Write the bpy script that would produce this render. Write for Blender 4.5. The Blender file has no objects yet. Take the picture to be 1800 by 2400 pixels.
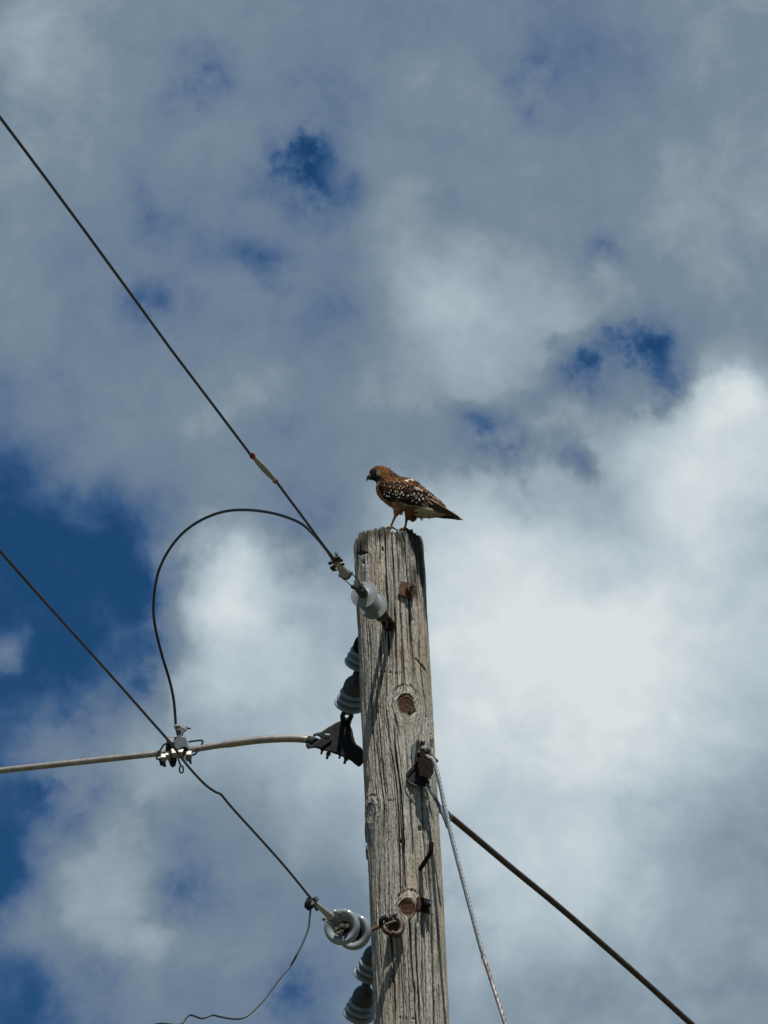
import bpy, math, random
import numpy as np
from mathutils import Vector, Matrix
random.seed(7); rng = np.random.default_rng(11)
R_ = math.radians
scene = bpy.context.scene
C = scene.collection

# ------------------------------------------------------------------ camera
CAM_Z = 1.6; ELEV = R_(24.0); ROLL = R_(2.45); F = 11250.0   # focal length in photo pixels (1800 x 2400)
D = 16.5                                                     # distance of the pole axis
fw = Vector((0, math.cos(ELEV), math.sin(ELEV)))
rt0 = Vector((1, 0, 0)); up0 = Vector((0, -math.sin(ELEV), math.cos(ELEV)))
upv = up0 * math.cos(ROLL) + rt0 * math.sin(ROLL)
rtv = rt0 * math.cos(ROLL) - up0 * math.sin(ROLL)
cam_d = bpy.data.cameras.new('camera'); cam = bpy.data.objects.new('camera', cam_d); C.objects.link(cam)
m = Matrix((rtv, upv, -fw)).transposed().to_4x4(); m.translation = (0, 0, CAM_Z)
cam.matrix_world = m
cam_d.sensor_fit = 'VERTICAL'; cam_d.sensor_height = 36; cam_d.lens = 36 * F / 2400
cam_d.clip_start = 0.1; cam_d.clip_end = 3000
scene.camera = cam
CO = Vector((0, 0, CAM_Z))
def ray(px, py): return fw + rtv * ((px - 900) / F) + upv * ((1200 - py) / F)
def at(px, py, Y):            # world point on the plane y = Y
    d = ray(px, py); return CO + d * (Y / d.y)
def atz(px, py, Z):           # world point at height Z
    d = ray(px, py); return CO + d * ((Z - CAM_Z) / d.z)

# ------------------------------------------------------------------ light
SUN_AZ = R_(19); SUN_EL = R_(64)      # azimuth measured to the right of straight behind the camera
to_sun = Vector((math.sin(SUN_AZ) * math.cos(SUN_EL), -math.cos(SUN_AZ) * math.cos(SUN_EL), math.sin(SUN_EL)))
sl = bpy.data.lights.new('sun', 'SUN'); sl.energy = 5.0; sl.angle = R_(0.53); sl.color = (1, .95, .86)
so = bpy.data.objects.new('sun', sl); C.objects.link(so)
so.rotation_euler = to_sun.to_track_quat('Z', 'Y').to_euler(); so.location = (3, -10, 20)
vs = scene.view_settings; vs.view_transform = 'Standard'; vs.look = 'None'; vs.exposure = 0.0; vs.gamma = 1

# ------------------------------------------------------------------ sky with broken cloud layer
world = bpy.data.worlds.new('World'); scene.world = world; world.use_nodes = True
nt = world.node_tree; nt.nodes.clear(); N = nt.nodes; L = nt.links
def nd(t, **k):
    n = N.new(t)
    for a, b in k.items(): setattr(n, a, b)
    return n
def mth(op, a, b=None, c=None, clamp=False):
    n = nd('ShaderNodeMath', operation=op, use_clamp=clamp)
    for i, v in enumerate((a, b, c)):
        if v is None: continue
        if isinstance(v, (int, float)): n.inputs[i].default_value = v
        else: L.new(v, n.inputs[i])
    return n.outputs[0]
tc = nd('ShaderNodeTexCoord'); gen = tc.outputs['Generated']
def noise(vec, scale, detail, rough=.55, off=(0, 0, 0), col=False, dist=0.0):
    mp = nd('ShaderNodeMapping'); mp.inputs['Location'].default_value = off; L.new(vec, mp.inputs['Vector'])
    n = nd('ShaderNodeTexNoise'); n.inputs['Scale'].default_value = scale; n.inputs['Detail'].default_value = detail
    n.inputs['Roughness'].default_value = rough; n.inputs['Distortion'].default_value = dist
    L.new(mp.outputs[0], n.inputs['Vector'])
    return n.outputs['Color' if col else 'Fac']
sub = nd('ShaderNodeVectorMath', operation='SUBTRACT'); L.new(noise(gen, 26, 4, .55, col=True), sub.inputs[0]); sub.inputs[1].default_value = (.5, .5, .5)
scl = nd('ShaderNodeVectorMath', operation='SCALE'); scl.inputs['Scale'].default_value = .020; L.new(sub.outputs[0], scl.inputs[0])
adw = nd('ShaderNodeVectorMath', operation='ADD'); L.new(gen, adw.inputs[0]); L.new(scl.outputs[0], adw.inputs[1])
sub2 = nd('ShaderNodeVectorMath', operation='SUBTRACT'); L.new(noise(gen, 95, 5, .6, off=(3, 1, 7), col=True), sub2.inputs[0]); sub2.inputs[1].default_value = (.5, .5, .5)
scl2 = nd('ShaderNodeVectorMath', operation='SCALE'); scl2.inputs['Scale'].default_value = .010; L.new(sub2.outputs[0], scl2.inputs[0])
adw2 = nd('ShaderNodeVectorMath', operation='ADD'); L.new(adw.outputs[0], adw2.inputs[0]); L.new(scl2.outputs[0], adw2.inputs[1])
sep = nd('ShaderNodeSeparateXYZ'); L.new(adw2.outputs[0], sep.inputs[0])
az = mth('ARCTAN2', sep.outputs[0], sep.outputs[1]); el = mth('ARCSINE', sep.outputs[2])
# cloud thickness sampled over azimuth / elevation
CLOUD = np.array([
 [.52,.55,.55,.50,.49,.46,.44,.44,.44,.42,.48,.52,.54],
 [.55,.58,.55,.48,.50,.48,.46,.48,.44,.42,.48,.54,.56],
 [.52,.55,.52,.47,.47,.42,.46,.50,.46,.46,.50,.55,.58],
 [.52,.52,.48,.44,.42,.38,.50,.52,.52,.52,.53,.55,.58],
 [.46,.48,.42,.40,.38,.46,.58,.64,.62,.48,.53,.54,.54],
 [.49,.47,.40,.44,.46,.42,.58,.70,.66,.54,.50,.55,.58],
 [.40,.48,.47,.49,.52,.54,.60,.64,.60,.48,.52,.66,.72],
 [.24,.42,.50,.50,.42,.48,.52,.48,.54,.62,.72,.86,.98],
 [.03,.08,.22,.36,.32,.38,.60,.70,.62,.74,.82,.88,.84],
 [-.06,-.06,.02,.72,.76,.54,.74,.88,.92,.92,.92,.88,.80],
 [.10,-.06,.10,.66,.76,.70,.80,.92,.97,1.0,.98,.92,.86],
 [.10,.10,.50,.66,.76,.76,.85,.90,.96,1.0,1.0,.93,.85],
 [.22,.35,.62,.60,.68,.74,.80,.86,.88,.92,.90,.80,.70],
 [-.02,.30,.54,.46,.54,.66,.75,.82,.86,.90,.84,.68,.62],
 [.15,.54,.52,.34,.46,.48,.62,.80,.84,.88,.80,.64,.60],
 [.35,.44,.50,.42,.48,.40,.48,.74,.80,.84,.72,.62,.60],
 [.00,.28,.40,.42,.42,.34,.40,.60,.58,.62,.60,.58,.58]])
CLOUD[8:13, 3:9] += .05; CLOUD[11:16, 2:5] += .02; CLOUD[14:16, 0] -= .12; CLOUD[0:7, :] += .01; CLOUD[7, 9:] += .04
AZ0, AZ1, EL0, EL1 = R_(-6), R_(6), R_(17), R_(31)
nu, nv = 17, 21
G = np.zeros((nv, nu))
for j in range(nv):
    for i in range(nu):
        a = AZ0 + (AZ1 - AZ0) * i / (nu - 1); e = EL0 + (EL1 - EL0) * j / (nv - 1)
        d = Vector((math.sin(a) * math.cos(e), math.cos(a) * math.cos(e), math.sin(e)))
        px = 900 + F * d.dot(rtv) / d.dot(fw); py = 1200 - F * d.dot(upv) / d.dot(fw)
        gx = min(max(px / 150, 0), 11.999); gy = min(max(py / 150, 0), 15.999)
        ix, iy = int(gx), int(gy); tx, ty = gx - ix, gy - iy
        G[j, i] = (CLOUD[iy, ix] * (1 - tx) + CLOUD[iy, ix + 1] * tx) * (1 - ty) + (CLOUD[iy + 1, ix] * (1 - tx) + CLOUD[iy + 1, ix + 1] * tx) * ty
un = mth('DIVIDE', mth('SUBTRACT', az, AZ0), AZ1 - AZ0, clamp=True)
vn = mth('DIVIDE', mth('SUBTRACT', el, EL0), EL1 - EL0, clamp=True)
U_, S_, V_ = np.linalg.svd(G)
def curve(inp, vals):
    lo, hi = float(vals.min()), float(vals.max())
    if hi - lo < 1e-6: return lo
    n = nd('ShaderNodeFloatCurve'); cm = n.mapping; cu = cm.curves[0]
    ys = (vals - lo) / (hi - lo) * .8 + .1; k = len(ys)
    cu.points[0].location = (0, ys[0]); cu.points[1].location = (1, ys[-1])
    for i in range(1, k - 1): cu.points.new(i / (k - 1), float(ys[i]))
    cm.update(); n.inputs[0].default_value = 1; L.new(inp, n.inputs[1])
    return mth('MULTIPLY_ADD', n.outputs[0], (hi - lo) / .8, lo - .1 * (hi - lo) / .8)
tot = None
for k in range(12):
    p = mth('MULTIPLY', curve(vn, U_[:, k] * S_[k]), curve(un, V_[k]))
    tot = p if tot is None else mth('ADD', tot, p)
# ragged gaps and bright heads inside the layer: direction, angular size, change of thickness
cvec = nd('ShaderNodeCombineXYZ'); L.new(az, cvec.inputs[0]); L.new(el, cvec.inputs[1])
dips, heads = [], []
for px, py, r, dt in ((467,190,75,-.26),(743,412,95,-.34),(700,345,50,-.22),(787,271,85,-.22),(370,705,85,-.22),(300,665,60,-.12),(635,602,55,-.18),(560,560,60,-.1),(358,500,50,-.16),(440,545,60,-.1),
        (472,1150,80,-.12),(780,716,60,-.12),(1252,211,55,-.28),(1310,140,85,-.12),(1404,591,45,-.26),(1361,879,75,-.32),(1430,810,60,-.28),(1491,835,50,-.28),(1524,928,60,-.36),(1300,860,50,-.18),
        (1144,1031,65,-.34),(1187,1096,55,-.34),(1290,1090,50,-.26),(1345,1128,40,-.30),(1062,678,120,.10),(1307,721,110,.14),(1687,922,75,.16),(735,1269,65,-.28),(447,2110,75,-.24),(705,2320,75,-.22),(250,2270,60,-.2),(390,2210,50,.1),(560,1860,60,-.12),
        (176,1852,85,-.30),(147,2258,60,-.14),(353,1952,55,-.12),(15,1550,45,.28),(206,1747,90,.08),(1060,2080,55,-.16),(1230,1780,90,-.08),(1470,1830,90,-.08),(470,1340,130,.16),(540,1230,80,.08),(560,1500,110,.08),(330,1800,90,.08),(300,2190,110,.10),(170,2080,70,.08),(1620,1090,150,.10),(1100,1240,110,.08),(1480,1520,160,.05),(690,1440,90,.08),(330,1420,60,-.2),(330,1560,60,-.2),(600,930,90,.06),(60,420,130,.05),(60,60,110,.10),(120,1760,80,.14),(250,2010,120,.09),(60,2180,70,.12),(470,1180,60,.08),(1420,960,60,-.14),(1250,930,50,-.12),(1560,860,60,-.10),(1090,980,50,-.12),(860,640,70,-.08),(960,90,110,-.08),(560,250,70,-.08),(1500,120,100,-.05)):
    d = ray(px, py).normalized(); c_az, c_el = math.atan2(d.x, d.y), math.asin(d.z)
    v1 = nd('ShaderNodeVectorMath', operation='SUBTRACT'); L.new(cvec.outputs[0], v1.inputs[0]); v1.inputs[1].default_value = (c_az, c_el, 0)
    v2 = nd('ShaderNodeVectorMath', operation='MULTIPLY'); L.new(v1.outputs[0], v2.inputs[0]); v2.inputs[1].default_value = (math.cos(c_el) * F / r / 1.75, F / r / 1.75, 0)
    v3 = nd('ShaderNodeVectorMath', operation='LENGTH'); L.new(v2.outputs[0], v3.inputs[0])
    m1 = nd('ShaderNodeMapRange', interpolation_type='SMOOTHSTEP'); L.new(v3.outputs['Value'], m1.inputs[0]); m1.inputs[1].default_value = 0; m1.inputs[2].default_value = 1; m1.inputs[3].default_value = dt * (.78 if dt < 0 else 1); m1.inputs[4].default_value = 0
    (dips if dt < 0 else heads).append(m1.outputs[0])
dsum = dips[0]
for x_ in dips[1:]: dsum = mth('ADD', dsum, x_)
tear = mth('MULTIPLY_ADD', mth('ADD', noise(gen, 70, 6, .62, off=(4, 4, 1)), mth('MULTIPLY', noise(gen, 190, 4, .6, off=(2, 6, 1)), .5)), 4.2, -2.35, clamp=False)
tear = mth('MINIMUM', mth('MAXIMUM', tear, .30), 1.25)
tot = mth('ADD', tot, mth('MULTIPLY', dsum, tear))
for x_ in heads: tot = mth('ADD', tot, x_)
# away from this patch of sky the cloud layer goes on at random
def band(x, a, b, w):
    n1 = nd('ShaderNodeMapRange', interpolation_type='SMOOTHSTEP'); L.new(x, n1.inputs[0]); n1.inputs[1].default_value = a - w; n1.inputs[2].default_value = a
    n2 = nd('ShaderNodeMapRange', interpolation_type='SMOOTHSTEP'); L.new(x, n2.inputs[0]); n2.inputs[1].default_value = b; n2.inputs[2].default_value = b + w; n2.inputs[3].default_value = 1; n2.inputs[4].default_value = 0
    return mth('MULTIPLY', n1.outputs[0], n2.outputs[0])
mask = mth('MULTIPLY', band(az, AZ0, AZ1, R_(4)), band(el, EL0, EL1, R_(4)))
far = mth('MULTIPLY_ADD', noise(gen, 5.5, 6, .55, off=(5, 2, 0)), 2.2, -.80, clamp=True)
mixf = nd('ShaderNodeMix', data_type='FLOAT'); L.new(mask, mixf.inputs[0]); L.new(far, mixf.inputs[2]); L.new(tot, mixf.inputs[3])
d1 = mth('SUBTRACT', noise(gen, 38, 7, .56, off=(1, 9, 4), dist=.3), .5)
d2 = mth('SUBTRACT', noise(gen, 110, 6, .6, off=(8, 2, 4), dist=.4), .5)
# wisps are strongest in the thin parts, the thick cloud is smoother
wsp = nd('ShaderNodeMapRange'); L.new(mixf.outputs[0], wsp.inputs[0]); wsp.inputs[1].default_value = .1; wsp.inputs[2].default_value = .95; wsp.inputs[3].default_value = 1; wsp.inputs[4].default_value = .34
t = mth('ADD', mixf.outputs[0], mth('MULTIPLY', wsp.outputs[0], mth('ADD', mth('MULTIPLY', d1, .56), mth('MULTIPLY', d2, .34))))
def srgb(r, g, b):
    f = lambda c: (c / 255 / 12.92 if c / 255 <= .04045 else ((c / 255 + .055) / 1.055) ** 2.4)
    return (f(r), f(g), f(b), 1)
ramp = nd('ShaderNodeValToRGB'); cr = ramp.color_ramp; cr.interpolation = 'B_SPLINE' if False else 'LINEAR'
stops = [(0, (22, 64, 112)), (.17, (60, 92, 132)), (.33, (95, 116, 144)), (.55, (120, 138, 153)), (.75, (156, 173, 184)), (.9, (190, 203, 210)), (1, (216, 224, 226))]
while len(cr.elements) < len(stops): cr.elements.new(.5)
for e_, (p_, c_) in zip(cr.elements, stops): e_.position = p_; e_.color = srgb(*c_)
L.new(t, ramp.inputs[0])
sky = nd('ShaderNodeTexSky', sky_type='NISHITA'); sky.sun_disc = False
sky.sun_elevation = SUN_EL; sky.sun_rotation = math.atan2(to_sun.x, to_sun.y); sky.altitude = 200; sky.air_density = 1.0; sky.dust_density = .2; sky.ozone_density = 1.6
skm = nd('ShaderNodeVectorMath', operation='MULTIPLY'); skm.inputs[1].default_value = (.010, .030, .043); L.new(sky.outputs[0], skm.inputs[0])   # exposed and toned deep blue as in the photograph
cov = nd('ShaderNodeMapRange', interpolation_type='SMOOTHSTEP'); L.new(t, cov.inputs[0]); cov.inputs[1].default_value = -.12; cov.inputs[2].default_value = .24
mx = nd('ShaderNodeMix', data_type='RGBA'); L.new(cov.outputs[0], mx.inputs[0]); L.new(skm.outputs[0], mx.inputs[6]); L.new(ramp.outputs[0], mx.inputs[7])
bg = nd('ShaderNodeBackground'); bg.inputs[1].default_value = 1.0; L.new(mx.outputs[2], bg.inputs[0])
wo = nd('ShaderNodeOutputWorld'); L.new(bg.outputs[0], wo.inputs[0])
world.cycles.sampling_method = 'MANUAL'; world.cycles.sample_map_resolution = 512

# ------------------------------------------------------------------ materials
def mat(name, col, rough=.6, metal=0.0, var=.25, scale=60, bump=0.0, col2=None, spec=.5, stretch=(1, 1, 1), coat=0.0, thr=(.4, .65)):
    m = bpy.data.materials.new(name); m.use_nodes = True; n = m.node_tree.nodes; l = m.node_tree.links
    b = n['Principled BSDF']; b.inputs['Roughness'].default_value = rough; b.inputs['Metallic'].default_value = metal
    b.inputs['Specular IOR Level'].default_value = spec; b.inputs['Coat Weight'].default_value = coat
    tcn = n.new('ShaderNodeTexCoord'); mp = n.new('ShaderNodeMapping'); mp.inputs['Scale'].default_value = stretch; l.new(tcn.outputs['Object'], mp.inputs[0])
    nz = n.new('ShaderNodeTexNoise'); nz.inputs['Scale'].default_value = scale; nz.inputs['Detail'].default_value = 6; nz.inputs['Roughness'].default_value = .65; l.new(mp.outputs[0], nz.inputs[0])
    r = n.new('ShaderNodeValToRGB'); r.color_ramp.elements[0].position = thr[0]; r.color_ramp.elements[1].position = thr[1]
    c2 = col2 or tuple(c * (1 - var) for c in col)
    r.color_ramp.elements[0].color = (*col, 1); r.color_ramp.elements[1].color = (*c2, 1)
    l.new(nz.outputs['Fac'], r.inputs[0]); l.new(r.outputs[0], b.inputs['Base Color'])
    if bump:
        bp = n.new('ShaderNodeBump'); bp.inputs['Strength'].default_value = 1; bp.inputs['Distance'].default_value = bump; l.new(nz.outputs['Fac'], bp.inputs['Height']); l.new(bp.outputs[0], b.inputs['Normal'])
    return m
M = {
 'polymer': mat('grey_polymer', (.24, .28, .295), .55, var=.12, scale=25),
 'porcelain': mat('grey_porcelain', (.27, .315, .335), .16, var=.25, scale=22, coat=.4, col2=(.18, .21, .215)),
 'galv': mat('galvanised_steel', (.12, .135, .14), .5, .4, scale=90, bump=.0006, col2=(.09, .098, .10)),
 'bellcap': mat('dull_galvanised_cap', (.062, .075, .082), .6, .2, scale=45, bump=.0012, col2=(.03, .036, .04)),
 'galvdark': mat('weathered_steel', (.06, .06, .058), .65, .3, scale=70, bump=.001, col2=(.025, .024, .022)),
 'capdark': mat('weathered_iron_cap', (.020, .022, .024), .7, .05, scale=55, bump=.0012, col2=(.009, .009, .009), spec=.2),
 'caprust': mat('rusty_iron_cap', (.010, .007, .005), .75, .1, scale=55, bump=.0012, col2=(.014, .009, .006), spec=.15),
 'rust': mat('rust', (.12, .042, .020), .85, .1, scale=45, bump=.0015, col2=(.03, .018, .013)),
 'rustdark': mat('dark_rust', (.022, .014, .010), .8, .1, scale=80, bump=.0015, col2=(.010, .008, .007), spec=.2),
 'bronze': mat('brown_iron', (.070, .045, .024), .55, .3, scale=60, bump=.001, col2=(.04, .026, .016)),
 'aluminium': mat('aluminium', (.48, .48, .46), .42, .5, scale=80, bump=.0006, col2=(.33, .33, .31)),
 'alclamp': mat('grey_cast_aluminium', (.42, .41, .38), .5, .3, scale=60, bump=.0008, col2=(.31, .30, .28)),
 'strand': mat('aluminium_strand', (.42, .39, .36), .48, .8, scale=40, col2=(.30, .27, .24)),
 'strandred': mat('weathered_strand', (.13, .09, .075), .55, .4, scale=30, col2=(.10, .085, .08)),
 'guystrand': mat('galvanised_strand', (.17, .205, .225), .5, .5, scale=60, col2=(.12, .14, .155)),
 'guyrust': mat('rusting_strand', (.30, .28, .27), .5, .6, scale=18, col2=(.09, .045, .03)),
 'wire': mat('dull_wire', (.085, .065, .065), .5, .3, scale=50, col2=(.05, .042, .045)),
 'black': mat('black_insulation', (.008, .008, .012), .22, 0, scale=50, coat=.3),
 'teal': mat('dark_coated_wire', (.03, .05, .055), .45, 0, scale=50),
 'white': mat('white_plastic', (.34, .34, .31), .5, scale=30, var=.15),
 'red': mat('red_plastic', (.42, .02, .018), .4, scale=30, var=.2),
 'copper': mat('copper_ring', (.34, .13, .045), .5, .5, scale=80, bump=.0006, col2=(.16, .065, .03)),
}

# ------------------------------------------------------------------ mesh helpers
def root_of(o):
    while o.parent: o = o.parent
    return o
class MB:
    def __init__(s): s.v = []; s.f = []; s.c = None
    def _add(s, vs, fs):
        o = len(s.v); s.v += [tuple(v) for v in vs]; s.f += [tuple(i + o for i in f) for f in fs]; return s
    def rings(s, rings, cap=True, closed=False):
        k = len(rings[0]); vs = [v for r in rings for v in r]; fs = []
        n = len(rings)
        for a in range(n - 1 if not closed else n):
            b = (a + 1) % n
            for i in range(k): j = (i + 1) % k; fs.append((a * k + i, a * k + j, b * k + j, b * k + i))
        if cap and not closed: fs.append(tuple(range(k - 1, -1, -1))); fs.append(tuple((n - 1) * k + i for i in range(k)))
        return s._add(vs, fs)
    def tube(s, pts, r, seg=12, cap=True, lobes=0, pitch=.1, amp=.14, closed=False, hand=1):
        pts = [Vector(p) for p in pts]; n = len(pts); rr = r if isinstance(r, (list, tuple)) else [r] * n
        T = []
        for i in range(n):
            if closed: T.append((pts[(i + 1) % n] - pts[i - 1]).normalized())
            else: T.append((pts[min(i + 1, n - 1)] - pts[max(i - 1, 0)]).normalized())
        a = Vector((0, 0, 1)) if abs(T[0].z) < .9 else Vector((1, 0, 0)); u = T[0].cross(a).normalized(); rings = []; dist = 0
        for i in range(n):
            if i: u = (u - T[i] * u.dot(T[i])).normalized(); dist += (pts[i] - pts[i - 1]).length
            w = T[i].cross(u); ring = []
            for k in range(seg):
                ph = 2 * math.pi * k / seg; q = rr[i]
                if lobes: q *= (1 - amp) + amp * abs(math.cos(lobes * (ph - hand * 2 * math.pi * dist / pitch) / 2)) ** .6 * 1.0
                ring.append(pts[i] + (u * math.cos(ph) + w * math.sin(ph)) * q)
            rings.append(ring)
        return s.rings(rings, cap, closed)
    def lathe(s, prof, o=(0, 0, 0), ax=(0, 0, 1), seg=32, cap=False):
        o = Vector(o); ax = Vector(ax).normalized(); a = Vector((1, 0, 0)) if abs(ax.x) < .8 else Vector((0, 1, 0))
        u = ax.cross(a).normalized(); w = ax.cross(u)
        return s.rings([[o + ax * z + (u * math.cos(2 * math.pi * k / seg) + w * math.sin(2 * math.pi * k / seg)) * max(r, 1e-5) for k in range(seg)] for z, r in prof], cap)
    def cyl(s, a, b, r, r2=None, seg=16): return s.tube([a, b], [r, r2 if r2 is not None else r], seg)
    def hexn(s, a, b, r): return s.tube([a, b], r, 6)
    def box(s, c, u, v, w):     # centre and three half vectors
        c, u, v, w = map(Vector, (c, u, v, w)); vs = [c + u * i + v * j + w * k for i in (-1, 1) for j in (-1, 1) for k in (-1, 1)]
        return s._add(vs, [(0, 1, 3, 2), (4, 6, 7, 5), (0, 4, 5, 1), (2, 3, 7, 6), (0, 2, 6, 4), (1, 5, 7, 3)])
    def prism(s, front, depth):  # outline points, extruded by a vector
        depth = Vector(depth); k = len(front); f = [Vector(p) - depth * .5 for p in front]
        return s.rings([f, [p + depth for p in f]], True)
    def sphere(s, c, r, seg=16, sc=(1, 1, 1)):
        c = Vector(c); rings = []
        for i in range(seg // 2 + 1):
            th = math.pi * i / (seg // 2)
            rings.append([c + Vector((sc[0] * math.sin(th) * math.cos(2 * math.pi * k / seg), sc[1] * math.sin(th) * math.sin(2 * math.pi * k / seg), sc[2] * math.cos(th))) * r for k in range(seg)])
        return s.rings(rings, True)
    def build(s, name, m, parent=None, smooth=True, bevel=0.0, sharp=50, origin=None):
        import bmesh
        me = bpy.data.meshes.new(name)
        inv = root_of(parent).matrix_world.inverted() if parent and not getattr(s, 'local', False) else (Matrix.Translation(-Vector(origin)) if origin else Matrix())
        me.from_pydata([inv @ Vector(v) for v in s.v], [], s.f)
        bm = bmesh.new(); bm.from_mesh(me); bmesh.ops.remove_doubles(bm, verts=bm.verts, dist=1e-6); bmesh.ops.recalc_face_normals(bm, faces=bm.faces)
        for e in bm.edges:
            if len(e.link_faces) == 2 and e.calc_face_angle(0) > R_(sharp): e.smooth = False
        for f in bm.faces: f.smooth = smooth and not bevel
        bm.to_mesh(me); bm.free()
        o = bpy.data.objects.new(name, me); C.objects.link(o); me.materials.append(M[m] if isinstance(m, str) else m)
        if parent: o.parent = parent
        elif origin: o.location = origin
        if bevel:
            b = o.modifiers.new('bevel', 'BEVEL'); b.width = bevel; b.segments = 2; b.limit_method = 'ANGLE'; b.angle_limit = R_(40)
        return o
def tag(o, label=None, cat=None, group=None, kind=None):
    for k, v in (('label', label), ('category', cat), ('group', group), ('kind', kind)):
        if v: o[k] = v
    return o
def thing(name, label, cat, loc, axis=None, group=None):
    o = bpy.data.objects.new(name, None); C.objects.link(o); o.empty_display_size = .05
    mw = Matrix.Translation(Vector(loc))
    if axis is not None: mw = mw @ Vector(axis).to_track_quat('Z', 'Y').to_matrix().to_4x4()
    o.matrix_world = mw; bpy.context.view_layer.update()
    return tag(o, label, cat, group)
def copy_thing(src, loc, axis, label):
    o = src.copy(); C.objects.link(o); o['label'] = label
    o.matrix_world = Matrix.Translation(Vector(loc)) @ Vector(axis).to_track_quat('Z', 'Y').to_matrix().to_4x4()
    for ch in src.children:
        c = ch.copy(); C.objects.link(c); c.parent = o
        for g in ch.children:
            d = g.copy(); C.objects.link(d); d.parent = c
    return o
def spline(pts, step):        # Catmull-Rom through 3-D points, resampled
    P = [Vector(p) for p in pts]; P = [P[0] * 2 - P[1]] + P + [P[-1] * 2 - P[-2]]; out = []
    for i in range(1, len(P) - 2):
        k = max(1, int((P[i + 1] - P[i]).length / step))
        for j in range(k):
            t = j / k
            out.append(.5 * ((2 * P[i]) + (P[i + 1] - P[i - 1]) * t + (2 * P[i - 1] - 5 * P[i] + 4 * P[i + 1] - P[i + 2]) * t * t + (3 * P[i] - P[i - 1] - 3 * P[i + 1] + P[i + 2]) * t ** 3))
    out.append(P[-2]); return out

# ------------------------------------------------------------------ ground
g = MB()
n_ = 40
gv = [(-400 + 800 * i / n_, -300 + 1100 * j / n_, (.0 if abs(i - 20) < 3 and 9 < j < 14 else .12 * math.sin(i * 1.7) * math.cos(j * 2.1))) for j in range(n_ + 1) for i in range(n_ + 1)]
g._add(gv, [(j * (n_ + 1) + i, j * (n_ + 1) + i + 1, (j + 1) * (n_ + 1) + i + 1, (j + 1) * (n_ + 1) + i) for j in range(n_) for i in range(n_)])
tag(g.build('ground', mat('dry_grass', (.045, .055, .02), .9, scale=.8, col2=(.08, .07, .035), bump=.02)), kind='structure')

# ------------------------------------------------------------------ the pole
AX = at(920, 1420, D).x
top_c = at(914, 1250, D)
ZT = top_c.z - .031
RT = .1295
def pole_r(z): return RT + (ZT - z) * .0033
def on_pole(px, py, out=0.0):
    """point on the near face of the pole seen at that place, and its angle / height"""
    th = 0; 
    for _ in range(6):
        p = at(px, py, D - (pole_r(8) + out) * math.cos(th)); r = pole_r(p.z) + out
        th = math.asin(max(-.999, min(.999, (p.x - AX) / r)))
    p = at(px, py, D - (pole_r(p.z) + out) * math.cos(th))
    return p, th
def nrm(th): return Vector((math.sin(th), -math.cos(th), 0))
class VN:   # smooth value noise on a lattice
    def __init__(s, seed): s.t = np.random.default_rng(seed).random((256, 256)) * 2 - 1
    def __call__(s, x, y):
        xi = np.floor(x).astype(int); yi = np.floor(y).astype(int); fx = x - xi; fy = y - yi
        fx = fx * fx * (3 - 2 * fx); fy = fy * fy * (3 - 2 * fy); T = s.t
        a = T[yi % 256, xi % 256]; b = T[yi % 256, (xi + 1) % 256]; c = T[(yi + 1) % 256, xi % 256]; d = T[(yi + 1) % 256, (xi + 1) % 256]
        return (a * (1 - fx) + b * fx) * (1 - fy) + (c * (1 - fx) + d * fx) * fy
knots = []   # s, z, radius, brownness
for px, py, a, br in ((953, 1652, .031, 1), (953, 2128, .027, 1), (868, 1906, .026, .15), (1010, 1742, .014, .7), (873, 1291, .010, .0), (938, 1972, .006, .2)):
    p, th = on_pole(px, py); knots.append((th * RT, p.z, a, br))
def grain(s, z):
    u = s.copy(); rad = np.full_like(s, 9.0); kb = np.zeros_like(s)
    for ks, kz, a, br in knots:
        dx = s - ks; dz = (z - kz); r = np.sqrt(dx * dx + (dz / 1.22) ** 2) / a * (1 + .08 * VN(5)(s * 60, z * 60) + .05 * VN(6)(s * 160, z * 160))
        u -= np.where(r > 1, dx / np.maximum(r, 1) ** 2, dx)
        u += np.where(r < 1, ks + r * a * 1.0 - ks * 1.0, 0) * (r < 1)
        kb = np.maximum(kb, br * np.clip(1.15 - r, 0, .25) / .25); rad = np.minimum(rad, r)
    return u, rad, kb
zv_bot = at(960, 2440, D).z
z_rows = list(np.linspace(0 - .3, zv_bot - .1, 40)[:-1]) + list(np.arange(zv_bot - .1, ZT - .10, .0045)) + list(np.linspace(ZT - .10, ZT, 34))
z_rows = np.array(z_rows)
th_f = np.linspace(R_(-105), R_(105), 460); th_b = np.linspace(R_(105), R_(255), 90)[1:-1]
ths = np.concatenate([th_f, th_b]); K = len(ths)
TH, Z0 = np.meshgrid(ths, z_rows)
S = TH * RT
n1, n2, n3, n4, n5 = VN(1), VN(2), VN(3), VN(4), VN(5)
u, rad, kb = grain(S, Z0)
disp = .0030 * n1(S * 22, Z0 * 2.2) + .0018 * n2(u * 90, Z0 * 5) + .0011 * n3(u * 330, Z0 * 12) + .0006 * n4(u * 800, Z0 * 45)
disp += .0018 * n4(S * 12 + 5, Z0 * 9)
depth = np.zeros_like(S)
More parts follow.
